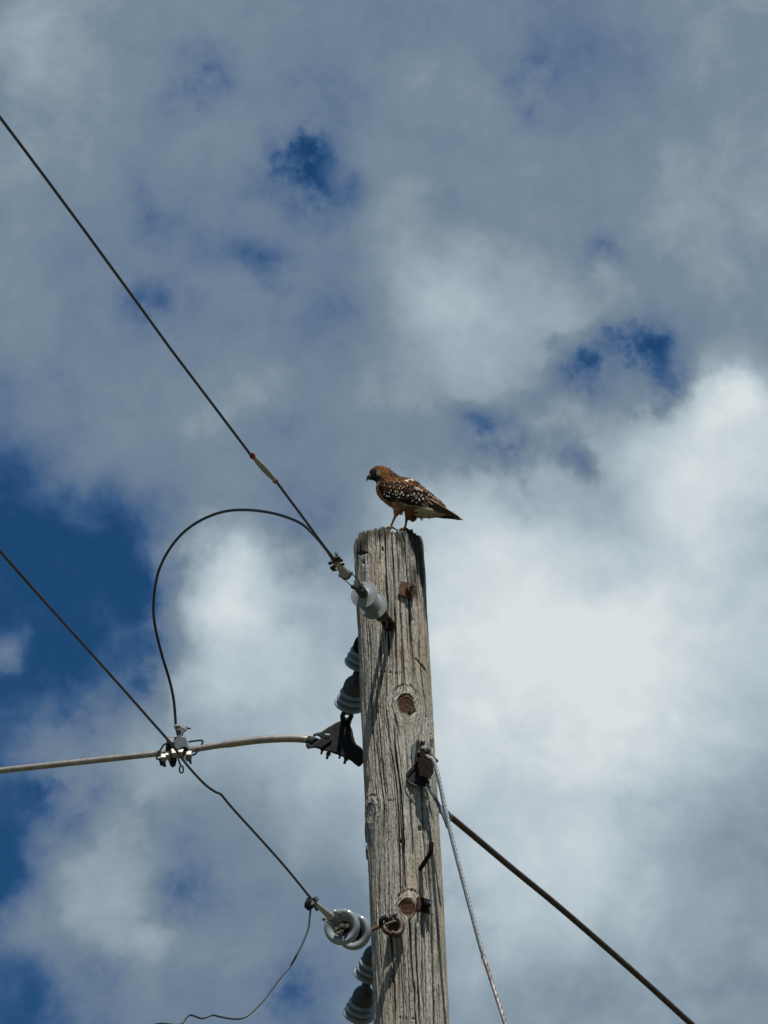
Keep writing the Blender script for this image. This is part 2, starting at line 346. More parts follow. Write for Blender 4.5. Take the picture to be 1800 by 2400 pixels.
# drying cracks run with the grain and go round the knots
crk = []
def crack_px(px0, py0, py1, w, d, lean=0.0):
    p, th = on_pole(px0, py0); q, _ = on_pole(px0, py1)
    u0, _, _ = grain(np.array([th * RT]), np.array([p.z])); crk.append((float(u0[0]), q.z, p.z, w * .92, d * 1.3, lean))
for a in ((868,1480,2300,.0026,.016,-.01),(922,1700,2060,.0028,.018,.008),(908,2060,2420,.0030,.018,.0),(988,1560,1700,.0028,.016,.01),(942,1985,2090,.0026,.014,.01),(884,1560,1880,.0024,.014,.0),(974,2160,2420,.0026,.016,.01),(925,1420,1560,.0026,.014,.0),(856,1340,1560,.0024,.012,.0),(1018,1900,2120,.0024,.014,.0),(902,1238,1560,.0030,.016,0), (920,1240,1360,.0024,.012,0), (949,1240,1520,.0030,.016,.02), (889,1238,1330,.0022,.010,0), (932,1262,1640,.0020,.010,.01),
          (963,1440,1600,.0026,.014,.03), (981,1500,1640,.0024,.012,.02), (905,1560,1990,.0018,.009,0), (873,1400,2000,.0016,.008,0), (890,1480,1700,.0018,.008,0),
          (918,1760,2140,.0024,.012,.012), (934,1840,2120,.0020,.010,.01), (957,1860,2010,.0024,.012,.01), (985,1830,2090,.0020,.011,0), (1000,1990,2420,.0052,.024,.0),
          (960,2150,2330,.0028,.015,.015), (966,2300,2430,.0024,.012,0), (895,1860,2200,.0018,.008,0), (880,2040,2300,.0016,.007,0), (912,2200,2420,.0022,.011,0),
          (935,2240,2420,.0018,.009,0), (1020,2140,2420,.0022,.010,0), (975,1240,1420,.004,.02,.02), (985,1245,1350,.005,.022,.0), (862,1262,1330,.003,.012,0), (845,1262,1300,.003,.012,0),
          (1012,1520,1680,.0022,.010,0), (1002,1340,1470,.0026,.014,0), (992,1400,1560,.002,.010,0), (848,1265,1300,.002,.01,0)): crack_px(*a)
for k in range(240):
    z1 = random.uniform(zv_bot, ZT + .05); crk.append((random.uniform(-.26, .26), z1 - random.uniform(.1, .7), z1, random.uniform(.0008, .0014), random.uniform(.004, .010), random.uniform(-.02, .02)))
for i, (u0, za, zb, w, d, lean) in enumerate(crk):
    tt = (Z0 - za) / (zb - za); env = np.clip(np.minimum(tt, 1.02 - tt) * 6, 0, 1) if zb < ZT - .08 else np.clip(tt * 5, 0, 1)
    env = np.where((tt < 0) | (tt > 1.03) & (zb < ZT - .08), 0, env)
    c0 = u0 + lean * (zb - Z0) + .0035 * n5(Z0 * 4 + i * 7.3, Z0 * 0 + i) + .0012 * n5(Z0 * 28 + i * 3.1, Z0 * 0 + i + 40)
    ww = w * (.65 + .5 * np.abs(n5(Z0 * 9 + i, Z0 * 0 + i + 80)))
    depth = np.maximum(depth, d * env * np.exp(-((u - c0) / ww) ** 2))
# knots: bulge, rings and check cracks
for ks, kz, a, br in knots[:4]:
    dx = S - ks; dz = Z0 - kz; ang = np.arctan2(dz, dx); r = np.sqrt(dx * dx + (dz / 1.22) ** 2) / a * (1 + .10 * n5(ang * .9 + ks * 90, ang * 0 + 3) + .05 * n5(S * 160, Z0 * 160))
    disp += .009 * (a / .03) * np.exp(-(r / 1.9) ** 2) - .006 * (a / .03) * np.exp(-(r / .85) ** 4)
    disp += (.3 + .7 * np.clip(np.sin(ang) + .5, 0, 1)) * .0022 * (a / .03) ** .5 * np.sin(r * 17 + 2.0 * n5(ang * 2.5, r * 2)) * np.exp(-((r - 1.35) / .75) ** 2)
    depth = np.maximum(depth, .010 * (a / .03) * np.exp(-((r - 1.08 - .05 * n5(ang * 2, r * 0)) / .07) ** 2) * (.1 + .9 * (n5(ang * 1.7 + 3 + kz, r * 0) > .1)))
    depth = np.maximum(depth, .007 * np.exp(-((r - 2.0 - .12 * n5(ang * 3 + 9, r * 0)) / .05) ** 2) * np.clip(np.sin(ang) * 2 - .8, 0, 1))
# bored holes and shakes
def hole(px, py, rr, d, sz=1.0):
    global depth
    p, th = on_pole(px, py); depth = np.maximum(depth, d * (np.hypot(S - th * RT, (Z0 - p.z) / sz) < rr))
hole(856, 1318, .0068, .03, 1.2); hole(983, 1942, .0086, .035, 1.1); hole(899, 1287, .004, .012, 1.8)
def slash(x0, y0, x1, y1, w, d):
    global depth
    p, ta = on_pole(x0, y0); q, tb = on_pole(x1, y1); a0, a1, b0, b1 = ta * RT, p.z, tb * RT, q.z
    L2 = (b0 - a0) ** 2 + (b1 - a1) ** 2; tt = np.clip(((S - a0) * (b0 - a0) + (Z0 - a1) * (b1 - a1)) / L2, 0, 1)
    dd = np.hypot(S - a0 - tt * (b0 - a0), Z0 - a1 - tt * (b1 - a1)) / (w * (.25 + np.sin(tt * math.pi))); depth = np.maximum(depth, d * np.exp(-dd ** 2))
slash(975, 1543, 1002, 1578, .0032, .014); slash(842, 1299, 866, 1295, .005, .010)
for x in (885, 900, 912, 925, 938, 952): slash(x, 1573 + (x - 885) * .09, x + 9, 1574 + (x - 885) * .09, .0016, .006)
for x in (930, 946, 962, 978): slash(x, 2384 + (x - 930) * .1, x + 10, 2385 + (x - 930) * .1, .0022, .006)
for x in (905, 918): slash(x, 1876, x + 10, 1875, .0014, .005)
# weathered, ragged top
topn = .012 * n2(S * 30, S * 0 + 3) + .013 * n3(S * 130, S * 0 + 8) + .012 * n4(S * 420, S * 0 + 2) - .012 * np.exp(-((S - .03) / .004) ** 2)
ramp_t = np.clip((Z0 - (ZT - .10)) / .10, 0, 1)
Zd = Z0 + (topn - .004) * ramp_t
disp -= .010 * np.clip((ramp_t - .62) / .38, 0, 1) ** 2.2
disp += .0045 * n3(S * 260, Z0 * 12) * ramp_t
RR = pole_r(Z0) + disp - depth
bend = .004 * np.sin(Z0 * 1.9 + .4)
X = AX + np.sin(TH) * RR + bend; Y = D - np.cos(TH) * RR
verts = np.stack([X, Y, Zd], -1).reshape(-1, 3)
nr = len(z_rows); idx = np.arange(nr * K).reshape(nr, K)
a = idx[:-1, :]; b = np.roll(a, -1, 1); d_ = idx[1:, :]; c = np.roll(d_, -1, 1)
faces = np.stack([a, b, c, d_], -1).reshape(-1, 4)
# end grain: rings closing towards the centre
base = len(verts); nring = 14; extra = []; fx = []
prev = idx[-1]
for q in range(1, nring + 1):
    f = 1 - q / nring
    ex = np.stack([AX + (X[-1] - AX) * f, D + (Y[-1] - D) * f, np.full(K, ZT) + (Zd[-1] - ZT) * f ** .5 * (1 if q < nring else 0) + .004 * n3(X[-1] * f * 160, Y[-1] * f * 160) * (q < nring)], -1)
    cur = base + np.arange(K) + (q - 1) * K; extra.append(ex)
    fx.append(np.stack([prev, np.roll(prev, -1), np.roll(cur, -1), cur], -1)); prev = cur
verts = np.concatenate([verts] + extra); faces = np.concatenate([faces] + fx)
me = bpy.data.meshes.new('shaft'); me.vertices.add(len(verts)); me.vertices.foreach_set('co', (verts - np.array([AX, D, 0])).astype(np.float32).ravel())
me.loops.add(faces.size); me.loops.foreach_set('vertex_index', faces.astype(np.int32).ravel())
me.polygons.add(len(faces)); me.polygons.foreach_set('loop_start', np.arange(0, faces.size, 4, dtype=np.int32)); me.polygons.foreach_set('loop_total', np.full(len(faces), 4, np.int32))
me.update(calc_edges=True); me.validate()
ne = len(extra) * K
uu = np.concatenate([u.ravel(), np.zeros(ne)]); zz = np.concatenate([Z0.ravel(), np.zeros(ne)])
def attr(name, arr):
    at_ = me.attributes.new(name, 'FLOAT', 'POINT'); at_.data.foreach_set('value', arr.astype(np.float32))
attr('gu', uu); attr('gv', zz)
attr('knot', np.concatenate([kb.ravel(), np.zeros(ne)])); attr('crack', np.concatenate([np.clip(depth / .008, 0, 1).ravel(), np.zeros(ne)]))
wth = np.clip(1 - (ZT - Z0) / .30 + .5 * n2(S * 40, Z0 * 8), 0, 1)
# rot-blackened wood at the top edges; right band also paints in hawk shadow
rot_shade = np.clip(1.2 - (ZT - Z0) / (.040 + .24 * np.clip((S - .035) / .06, 0, 1) + .10 * np.clip((-S - .06) / .05, 0, 1)) + .9 * n2(u * 60, Z0 * 14), 0, 1)
attr('rot', np.concatenate([rot_shade.ravel(), np.ones(ne) * .7])); attr('weather', np.concatenate([wth.ravel(), np.ones(ne)]))
me.polygons.foreach_set('use_smooth', np.ones(len(faces), bool))
wm = bpy.data.materials.new('weathered_pole_wood'); wm.use_nodes = True; wn = wm.node_tree.nodes; wl = wm.node_tree.links; wb = wn['Principled BSDF']
def A(nm): n = wn.new('ShaderNodeAttribute'); n.attribute_name = nm; return n.outputs['Fac']
def wmath(op, a, b, c=None, clamp=False):
    n = wn.new('ShaderNodeMath'); n.operation = op; n.use_clamp = clamp
    for i, v in enumerate((a, b, c)):
        if v is None: continue
        if isinstance(v, (int, float)): n.inputs[i].default_value = v
        else: wl.new(v, n.inputs[i])
    return n.outputs[0]
cmb = wn.new('ShaderNodeCombineXYZ'); wl.new(A('gu'), cmb.inputs[0]); wl.new(A('gv'), cmb.inputs[1])
def wnoise(sx, sy, detail=5, rough=.6, off=0):
    mp = wn.new('ShaderNodeMapping'); mp.inputs['Scale'].default_value = (sx, sy, 1); mp.inputs['Location'].default_value = (off, off * 2, off); wl.new(cmb.outputs[0], mp.inputs[0])
    n = wn.new('ShaderNodeTexNoise'); n.inputs['Scale'].default_value = 1; n.inputs['Detail'].default_value = detail; n.inputs['Roughness'].default_value = rough; wl.new(mp.outputs[0], n.inputs[0]); return n.outputs['Fac']
def wramp(fac, st):
    r = wn.new('ShaderNodeValToRGB')
    while len(r.color_ramp.elements) < len(st): r.color_ramp.elements.new(.5)
    for e, (p, cc) in zip(r.color_ramp.elements, st): e.position = p; e.color = (*cc, 1)
    wl.new(fac, r.inputs[0]); return r.outputs[0]
def wmix(f, a, b, mode='MIX'):
    n = wn.new('ShaderNodeMix'); n.data_type = 'RGBA'; n.blend_type = mode
    if isinstance(f, (int, float)): n.inputs[0].default_value = f
    else: wl.new(f, n.inputs[0])
    for i, v in ((6, a), (7, b)):
        if isinstance(v, tuple): n.inputs[i].default_value = (*v, 1)
        else: wl.new(v, n.inputs[i])
    return n.outputs[2]
fine = wnoise(230, 14, 7, .78); mid = wnoise(70, 2.6, 5, .65, 3); big = wnoise(9, 1.6, 4, .6, 7); speck = wnoise(170, 60, 6, .8, 5); streak = wnoise(120, 1.6, 6, .75, 11)
base_c = wramp(fine, [(.34, (.11, .105, .09)), (.45, (.38, .37, .325)), (.58, (.66, .645, .58))])
base_c = wmix(wmath('MULTIPLY', wramp(mid, [(.42, (0, 0, 0)), (.62, (1, 1, 1))]), .55), base_c, (.24, .225, .195))
base_c = wmix(wmath('MULTIPLY', wramp(big, [(.46, (0, 0, 0)), (.64, (1, 1, 1))]), .6), base_c, (.46, .37, .26))
base_c = wmix(wramp(streak, [(.55, (0, 0, 0)), (.61, (.88, .88, .88))]), base_c, (.035, .03, .026))
base_c = wmix(wramp(speck, [(.52, (0, 0, 0)), (.60, (.88, .88, .88))]), base_c, (.06, .054, .046))
kn = wramp(wnoise(330, 110, 5, .7, 2), [(.40, (.012, .006, .004)), (.52, (.060, .024, .010)), (.66, (.15, .075, .035))])
base_c = wmix(wmath('MULTIPLY', A('knot'), wmath('MULTIPLY_ADD', speck, -1.2, 1.6, True)), base_c, kn)
base_c = wmix(wmath('MULTIPLY', A('crack'), .85), base_c, (.018, .014, .011))
base_c = wmix(wmath('MULTIPLY', A('rot'), .90), base_c, wramp(fine, [(.35, (.008, .008, .007)), (.62, (.05, .047, .042))]))  # rot black, with the shadow band painted in on the right
wl.new(base_c, wb.inputs['Base Color']); wb.inputs['Roughness'].default_value = .88; wb.inputs['Specular IOR Level'].default_value = .25
bp = wn.new('ShaderNodeBump'); bp.inputs['Strength'].default_value = 1; bp.inputs['Distance'].default_value = .004; wl.new(wmath('ADD', fine, wmath('MULTIPLY', speck, .7)), bp.inputs['Height']); wl.new(bp.outputs[0], wb.inputs['Normal'])
pole = thing('utility_pole', 'weathered grey wooden utility pole with cracks and knots, the hawk on its top', 'utility pole', (AX, D, 0))
shaft = bpy.data.objects.new('shaft', me); C.objects.link(shaft); me.materials.append(wm); shaft.parent = pole
M['splinter'] = mat('splinter_wood', (.16, .145, .12), .9, scale=200, stretch=(1, 1, .1))
# splinters standing off the edges
for px, py, ln, r, side in ((863,1955,.060,.006,-1),(864,1998,.045,.005,-1),(1046,2268,.03,.0015,1),(853,1500,.02,.0015,-1)):
    p, th = on_pole(px, py); th = -R_(86) if side < 0 else R_(84); z = p.z
    q = Vector((AX + bend.mean() + math.sin(th) * (pole_r(z) - .002), D - math.cos(th) * pole_r(z), z))
    e = q + Vector((side * .004, 0, ln)); sm_ = MB().tube([q - Vector((0, 0, ln * .3)), q + Vector((side * .003, 0, ln * .4)), e], [r, r * .8, r * .12], 6).build('splinter', M['splinter'], pole)

def square_washer(px, py, half, rot, mplate, name='square_washer'):
    p, th = on_pole(px, py); n = nrm(th); e1 = Vector((math.cos(th), math.sin(th), 0)); e2 = Vector((0, 0, 1)); c_, s_ = math.cos(rot), math.sin(rot)
    a1 = e1 * c_ + e2 * s_; a2 = e2 * c_ - e1 * s_; mb = MB(); p = p + n * .004
    # curved washer: corners bent in
    nseg = 6; top = []; 
    vs = []; fs = []
    for i in range(nseg + 1):
        for j in range(nseg + 1):
            x = (i / nseg * 2 - 1); y = (j / nseg * 2 - 1); vs.append(p + a1 * x * half + a2 * y * half + n * (.006 - .007 * x * x))
    k = (nseg + 1) ** 2
    vs += [v - n * .006 for v in vs[:k]]
    for i in range(nseg):
        for j in range(nseg):
            q = i * (nseg + 1) + j; fs.append((q, q + 1, q + nseg + 2, q + nseg + 1)); fs.append((k + q, k + q + nseg + 1, k + q + nseg + 2, k + q + 1))
    for i in range(nseg):
        for (q, r) in ((i, i + 1), (nseg * (nseg + 1) + i, nseg * (nseg + 1) + i + 1), (i * (nseg + 1), (i + 1) * (nseg + 1)), (i * (nseg + 1) + nseg, (i + 1) * (nseg + 1) + nseg)): fs.append((q, r, k + r, k + q))
    mb._add(vs, fs); w = mb.build(name, mplate, pole)
    return w, p + n * .006, n, a1, a2
w1, p, n, a1, a2 = square_washer(953, 1385, .0290, R_(-16), 'rust')
bn = (n + Vector((.25, 0, .12))).normalized()
M['nutb'] = mat('weathered_nut', (.15, .11, .07), .6, .4, scale=90, bump=.0008, col2=(.05, .035, .025))
MB().hexn(p + Vector((.002, 0, 0)), p + bn * .020, .0135).build('nut', 'nutb', w1, sharp=20)
MB().cyl(p + bn * .018, p + bn * .046, .0075).build('bolt_end', 'nutb', w1)
w2, p, n, a1, a2 = square_washer(992, 2124, .0280, R_(-3), 'rustdark')
lip = MB().box(p - a1 * .0275 + n * .004, a1 * .003, a2 * .026, n * .010).build('flange', 'rust', w2, bevel=.0008)
MB().hexn(p + Vector((.006, 0, 0)), p + n * .022 + Vector((.006, 0, 0)), .012).build('nut', 'rustdark', w2, sharp=20)
MB().cyl(p + n * .02 + Vector((.006, 0, .0)), p + n * .034 + Vector((.007, 0, 0)), .0075).build('bolt_end', 'galv', w2)
# pole step: bent bar driven into the wood
p0, th0 = on_pole(985, 2036); n = nrm(th0)
s2_ = at(1010, 1998, D - pole_r(7) - .115); s3_ = at(1011, 1974, D - pole_r(7) - .120)
pts = [p0 - n * .03 + (p0 - s2_) * .1, p0, p0.lerp(s2_, .5), p0.lerp(s2_, .90), p0.lerp(s2_, .985) + (s3_ - s2_) * .06, s2_ + (s3_ - s2_) * .2, s3_]
MB().tube(pts, .0085, 14).build('pole_step', 'rustdark', pole)

# ------------------------------------------------------------------ upper strain insulator, clamp and wire
za = at(908, 1458, D - pole_r(8) - .035).z
W = lambda x, y, dz=0.0: atz(x, y, za + dz)
P0 = W(908, 1458); Pd2 = W(877, 1422); Pd1 = W(854, 1394); Pcl = W(833, 1370)
ax = (Pd1 - Pd2).normalized()     # towards the camera and left
side = ax.cross(Vector((0, 0, 1))).normalized(); upl = side.cross(ax).normalized()
ins = thing('polymer_insulator', 'grey polymer strain insulator with stacked thin discs, bolted near the pole top', 'insulator', P0)
ln = (Pd1 - Pd2).length
rads = [(0, .0505), (.22, .040), (.42, .040), (.62, .040), (1.0, .0508)]
MB().cyl(Pd2 - ax * .03, Pd1 + ax * .02, .013).build('core', 'polymer', ins)
for f, r in rads:
    c0 = Pd2 + ax * (ln * f)
    MB().lathe([(-.006, .0125), (-.004, r * .55), (-.0005, r - .002), (.0012, r), (.003, r - .0012), (.0055, r * .5), (.009, .017), (.016, .0125)], c0, ax, 64).build('shed', 'polymer', ins)
MB().lathe([(0, .0), (0, .016), (.004, .018), (.045, .018), (.049, .015), (.049, 0)], Pd1 + ax * .010, ax, 24).build('end_fitting', 'galvdark', ins)
cf = MB(); e0 = Pd1 + ax * .055
cf.box(e0 + ax * .02 + upl * .0, ax * .032, side * .007, upl * .016).build('clevis', 'galvdark', ins, bevel=.003)
# inner end: faceted brown socket against the wood
bk = Pd2 - ax * .03
MB().lathe([(-.012, .0), (-.012, .019), (.0, .020), (.012, .018), (.03, .019), (.045, .026), (.062, .027), (.066, .02), (.066, 0)], bk + (P0 - bk) * 0 + ax * .012, (P0 - bk + Vector((.006, 0, -.008))), 9).build('socket', 'bronze', ins, smooth=True, sharp=20)
for sg_ in (-1, 1):
    MB().cyl(bk + side * sg_ * .014, P0 + side * sg_ * .012 + (P0 - bk) * .1, .0085, seg=10).build('strap', 'rustdark', ins)
MB().hexn(P0 - Vector((0, .0, 0)), P0 + nrm(-.15) * -.04, .024).build('eye_nut', 'rustdark', ins, sharp=20)
# clamp
K0 = W(786, 1314); K1 = W(811, 1347); kx = (K0 - K1).normalized(); ks_ = kx.cross(Vector((0, 0, 1))).normalized(); ku = ks_.cross(kx).normalized()
cl = thing('dead_end_clamp', 'tapered pale grey dead-end clamp with copper-coloured mouth gripping the upper wire', 'wire clamp', K1)
kl = (K0 - K1).length
MB().lathe([(-.004, 0), (-.004, .0155), (.006, .0185), (.03, .0172), (kl * .5, .0135), (kl - .012, .0105), (kl, .0100), (kl + .004, 0)], K1, kx, 28).build('body', 'alclamp', cl)
MB().lathe([(-.008, 0), (-.008, .014), (-.002, .0205), (.008, .0210), (.014, .018)], K1, kx, 28).build('collar', 'galv', cl)
MB().lathe([(kl - .004, .0085), (kl - .002, .0125), (kl + .008, .0130), (kl + .010, .0100), (kl + .004, .0070), (kl, .0065)], K1, kx, 24).build('mouth_ring', 'copper', cl)
for sgn in (-1, 1):
    q = K1 + ks_ * sgn * .0235 + kx * .004
    MB().tube([q + (ku * math.cos(a_) + kx * math.sin(a_)) * .0055 for a_ in np.linspace(0, 6.283, 17)[:-1]], .0026, 8, closed=True).build('pin_ring', 'galv', cl)
    MB().cyl(q, e0 + ax * .026 + side * sgn * .017, .0018, seg=8).build('link_rod', 'galvdark', cl)
    e_ = e0 + ax * .026 + side * sgn * .015
    MB().hexn(e_ - side * sgn * .006 - ax * .012, e_ + side * sgn * .004 + ax * .010, .0075).build('nut', 'galvdark' if sgn > 0 else 'galvdark', cl, sharp=20)
for dx, dy, l_, r in ((-13, 5, .010, .005), (-8, 16, .012, .006), (-3, 22, .016, .0028), (12, -1, .010, .0045), (16, 8, .009, .004), (6, -6, .011, .005)):
    q = W(787 + dx, 1315 + dy); MB().hexn(q - Vector((0, .006, 0)) - ks_ * l_ * .5 - kx * .004, q + ks_ * l_ * .5, r * 1.25).build('bolt', 'capdark', cl, sharp=20)
    e_ = q * .5 + W(789, 1318) * .5; MB().cyl(q, e_ + (e_ - q) * .4, r * .8, seg=8).build('bolt_shank', 'galvdark', cl)
ck = MB()
for dx in (-2, 0, 2): ck.tube([W(790 + dx, 1306), W(788 + dx * 1.3, 1299), W(786 + dx * 2.2, 1292)], [.0022, .0018, .0006], 8)
ck.build('cotter_pin', 'aluminium', cl)
# wire to the upper left
wp = [K1 + kx * .03, W(780, 1306), W(760, 1281), W(700, 1199), W(647, 1128), W(592, 1072), W(500, 950), W(400, 818), W(300, 680), W(200, 543), W(100, 408), W(0, 275), W(-80, 168)]
dlast = (wp[-1] - wp[-3]).normalized(); wp += [wp[-1] + dlast * 6, wp[-1] + dlast * 26 + Vector((0, 0, .3))]
tag(MB().tube(spline(wp, .25), .0047, 14).build('overhead_wire', 'wire', origin=tuple(wp[0])), 'long thin upper wire with the white splice, running to the left edge', 'overhead wire', 'thin overhead wires')
# splice
A0 = W(592, 1069); A1 = W(645, 1127); sx = (A1 - A0).normalized(); sl_ = (A1 - A0).length
spz = thing('wire_splice', 'white spindle-shaped splice with red ends on the upper wire', 'wire splice', A0)
MB().lathe([(sl_ * f, r) for f, r in ((.0, 0), (.0, .0062), (.15, .0080), (.35, .0105), (.55, .0110), (.75, .0095), (.92, .0072), (1.0, .0062), (1.0, 0))], A0, sx, 24).build('sleeve', 'white', spz)
MB().lathe([(-.006, .0095), (-.008, .0085), (-.004, .005), (.0, .0050), (.004, .0088), (.003, .0102), (-.004, .0100), (-.006, .0095)], A0, sx, 24).build('end_ring', 'red', spz)
MB().lathe([(-.006, .0078), (.000, .0095), (.005, .0090), (.010, .0055), (.010, 0)], A1, sx, 24).build('end_ring', 'red', spz)

# ------------------------------------------------------------------ thick conductor behind the pole
def Yc(x):
    if x <= 800: return D + .44 + (800 - x) * .00052
    if x <= 1000: return D + .44 + (x - 800) * .0010
    return D + .64 + (x - 1000) * .0021
cen = [(-60,1813),(0,1806),(120,1793),(240,1780),(360,1767),(440,1758),(530,1744),(600,1735),(660,1731),(710,1732),(750,1741),(800,1752),(850,1772),(910,1806),(980,1858),(1045,1906),(1100,1951),(1200,2035),(1300,2117),(1400,2203),(1500,2291),(1610,2391),(1700,2473)]
cw = [at(x, y, Yc(x)) for x, y in cen]
cpath = spline(cw, .006)
lead0 = (cw[0] - cw[1]).normalized(); lead1 = (cw[-1] - cw[-2]).normalized()
cpath = [cw[0] + lead0 * 28 + Vector((0, 0, .6)), cw[0] + lead0 * 12, cw[0] + lead0 * 3] + cpath + [cw[-1] + lead1 * 3, cw[-1] + lead1 * 12, cw[-1] + lead1 * 28 + Vector((0, 0, 2))]
cond = thing('power_cable', 'thick stranded aluminium cable passing behind the pole and falling away to the lower right', 'power cable', at(800, 1762, Yc(800)))
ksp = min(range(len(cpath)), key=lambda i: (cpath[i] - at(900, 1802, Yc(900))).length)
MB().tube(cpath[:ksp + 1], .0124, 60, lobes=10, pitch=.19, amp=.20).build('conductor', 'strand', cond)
M['span_shaded'] = mat('shaded_strand', (.085, .07, .06), .6, .4, scale=30, col2=(.05, .042, .037))  # same strand, its shaded look put into a darker colour
MB().tube(cpath[ksp:], .0124, 60, lobes=10, pitch=.19, amp=.20).build('conductor', 'span_shaded', cond)['label'] = 'dark span of the cable right of the pole, shade painted into its colour'
ar = [p for p in spline([at(x, y, Yc(x)) for x, y in cen[6:16]] , .006)]
ar[0:0] = [at(515, 1746.5, Yc(515))]
ar += [at(1052, 1913, Yc(1052)), at(1056, 1916, Yc(1056))]
n_ar = len(ar); rr = [.0150] * n_ar; rr[0] = .0124; rr[1] = .0140; rr[-1] = .0126; rr[-2] = .0145
MB().tube(ar, rr, 65, lobes=11, pitch=.17, amp=.20).build('armor_rods', 'strand', cond)

# ------------------------------------------------------------------ porcelain bells
def bell(root, mcap):
    b = MB(); b.local = True
    b.lathe([(0, 0), (0, .014), (.010, .016), (.020, .0165), (.028, .022), (.038, .031), (.050, .037), (.064, .0395), (.086, .0405), (.090, .039), (.090, .030)], seg=40)
    b.build('cap', mcap, root)
    pr = [(.082, .030), (.088, .039)]
    for zc, rc in ((.097, .0455), (.122, .0510), (.147, .0565)):
        for a_ in np.linspace(-80, 100, 9): pr.append((zc + .0070 * math.sin(R_(a_)), rc - .0055 + .0075 * math.cos(R_(a_))))
        pr.append((zc + .0118, rc - .016)); pr.append((zc + .0135, rc - .016))
    pr[-1] = (.155, .042); pr += [(.150, .036), (.140, .030), (.146, .026), (.140, .020), (.140, .0)]
    p = MB(); p.local = True; p.lathe(pr, seg=48); p.build('skirt', 'porcelain', root)
    q = MB(); q.local = True; q.lathe([(.138, .0), (.138, .015), (.150, .015), (.156, .011), (.186, .011), (.186, 0)], seg=20); q.build('pin', 'galvdark', root)
PA = at(843, 1555, D + .145); PB = at(819, 1652, D + .285); bx = (PB - PA).normalized(); gap = (PB - PA).length
grp = 'porcelain bell insulators hanging beside the pole'
bA = thing('bell_insulator', 'upper bell of the higher hanging pair, rusty brown cap half behind the pole', 'insulator', PA - bx * .147, bx, grp); bell(bA, 'caprust')
bB = thing('bell_insulator', 'lower bell of the higher hanging pair, dark cap, just above the suspension clamp', 'insulator', PB - bx * .147, bx, grp); bell(bB, 'bellcap')
PC = at(865, 2284, D + .145); PD = at(840, 2378, D + .285); bx2 = (PD - PC).normalized()
bC = copy_thing(bB, PC - bx2 * .147, bx2, 'upper bell of the bottom hanging pair, blue-grey cap half behind the pole')
bD = copy_thing(bB, PD - bx2 * .147, bx2, 'lowest bell insulator, its skirt cut by the bottom edge of the photo')
for b_, p_ in ((bA, PA), (bC, PC)):   # iron strap that ties the string to the back of the pole
    s_ = MB(); q = p_ - bx * .147; e = Vector((AX - .09, D + .10, q.z + .06)); s_.tube([q, q + (e - q) * .5 + Vector((-.01, 0, 0)), e, e + Vector((.06, -.03, .005))], [.013, .012, .012, .012], 10); s_.build('strap', 'caprust' if b_ is bA else 'galvdark', b_)

# suspension clamp
z8 = lambda x, y: (700 + x / 8.295, 1700 + y / 8.295)
Ys = Yc(780)
def sp_(x, y, dy=0.0): a, b = z8(x, y); return at(a, b, Ys - .014 + dy)
sc_ = thing('suspension_clamp', 'dark cast suspension clamp holding the thick cable left of the pole', 'cable clamp', sp_(900, 330))
vd = fw * 1.0
body = [(860,-150),(900,-160),(960,-130),(1000,-60),(1010,20),(1050,110),(1062,200),(1100,330),(1130,380),(1200,420),(1180,560),(1040,600),(1010,640),(900,620),(760,540),(680,520),(560,500),(430,430),(440,300),(640,250),(700,190),(760,130),(800,40),(830,-60)]
MB().prism([sp_(x, y) for x, y in body], vd * .046).build('body', 'capdark', sc_, bevel=.004)
tro = MB(); cp = [at(x, y, Yc(x)) for x, y in ((722,1738),(735,1740),(750,1744),(770,1750),(800,1760),(830,1774),(848,1786))]
tro.tube(spline(cp, .01), [.019 if 2 < i < len(spline(cp, .01)) - 3 else .022 for i in range(len(spline(cp, .01)))], 20)
tro.build('trough', 'capdark', sc_)
for pts_, th_ in (([(140,350),(148,415),(180,450),(205,458),(240,440),(330,420),(440,440),(640,300),(660,240),(470,245),(400,270),(300,340),(240,395),(200,350)], .062),
                  ([(1060,400),(1120,370),(1230,450),(1280,560),(1295,640),(1280,705),(1235,732),(1185,712),(1130,645),(1030,590)], .064)):
    MB().prism([sp_(x, y) for x, y in pts_], vd * th_).build('mouth', 'capdark', sc_, bevel=.004)
kp = MB(); kp.prism([sp_(x, y, -.004) for x, y in [(270,192),(340,160),(430,145),(520,88),(600,32),(690,-28),(770,-70),(850,-90),(860,160),(700,260),(560,262),(440,250),(380,205)]], vd * .034)
kp.build('keeper', 'capdark', sc_, bevel=.004)
MB().tube(spline([sp_(x, y, -.010) for x, y in [(285,198),(360,168),(440,150),(530,95),(610,45),(690,8)]], .004), .0052, 12).build('keeper_rim', 'galvdark', sc_)
nn = (fw * .70 - Vector((0, 0, 1)) * .71).normalized(); e2 = nn.cross(rtv).normalized()
MB().box(sp_(560, 190, -.030), rtv * .0100 - upv * .001, e2 * .0045, nn * .004).build('keeper_nut_plate', 'galv', sc_, bevel=.001)
for (x0, y0, x1, y1, r) in ((470,440,438,560,.0042),(590,520,545,650,.0050),(820,540,788,645,.0040),(940,610,885,745,.0052)):
    mb = MB(); a_, b_ = sp_(x0, y0), sp_(x1, y1); mb.cyl(a_, b_, r, seg=10)
    mb.hexn(a_ + (b_ - a_) * .1, a_ + (b_ - a_) * .45, r * 1.9); mb.build('bolt', 'galvdark', sc_, sharp=20)
lk = MB(); l0 = PB + bx * .03
oy = at(810, 1693, Ys - .02)
for sgn in (-1, 1):
    lk.tube([l0 + rtv * .012 * sgn, l0 + (oy - l0) * .4 + rtv * .017 * sgn, l0 + (oy - l0) * .75 + rtv * .012 * sgn, oy + upv * .0 + rtv * .006 * sgn - upv * .012], [.009, .009, .010, .012], 12)
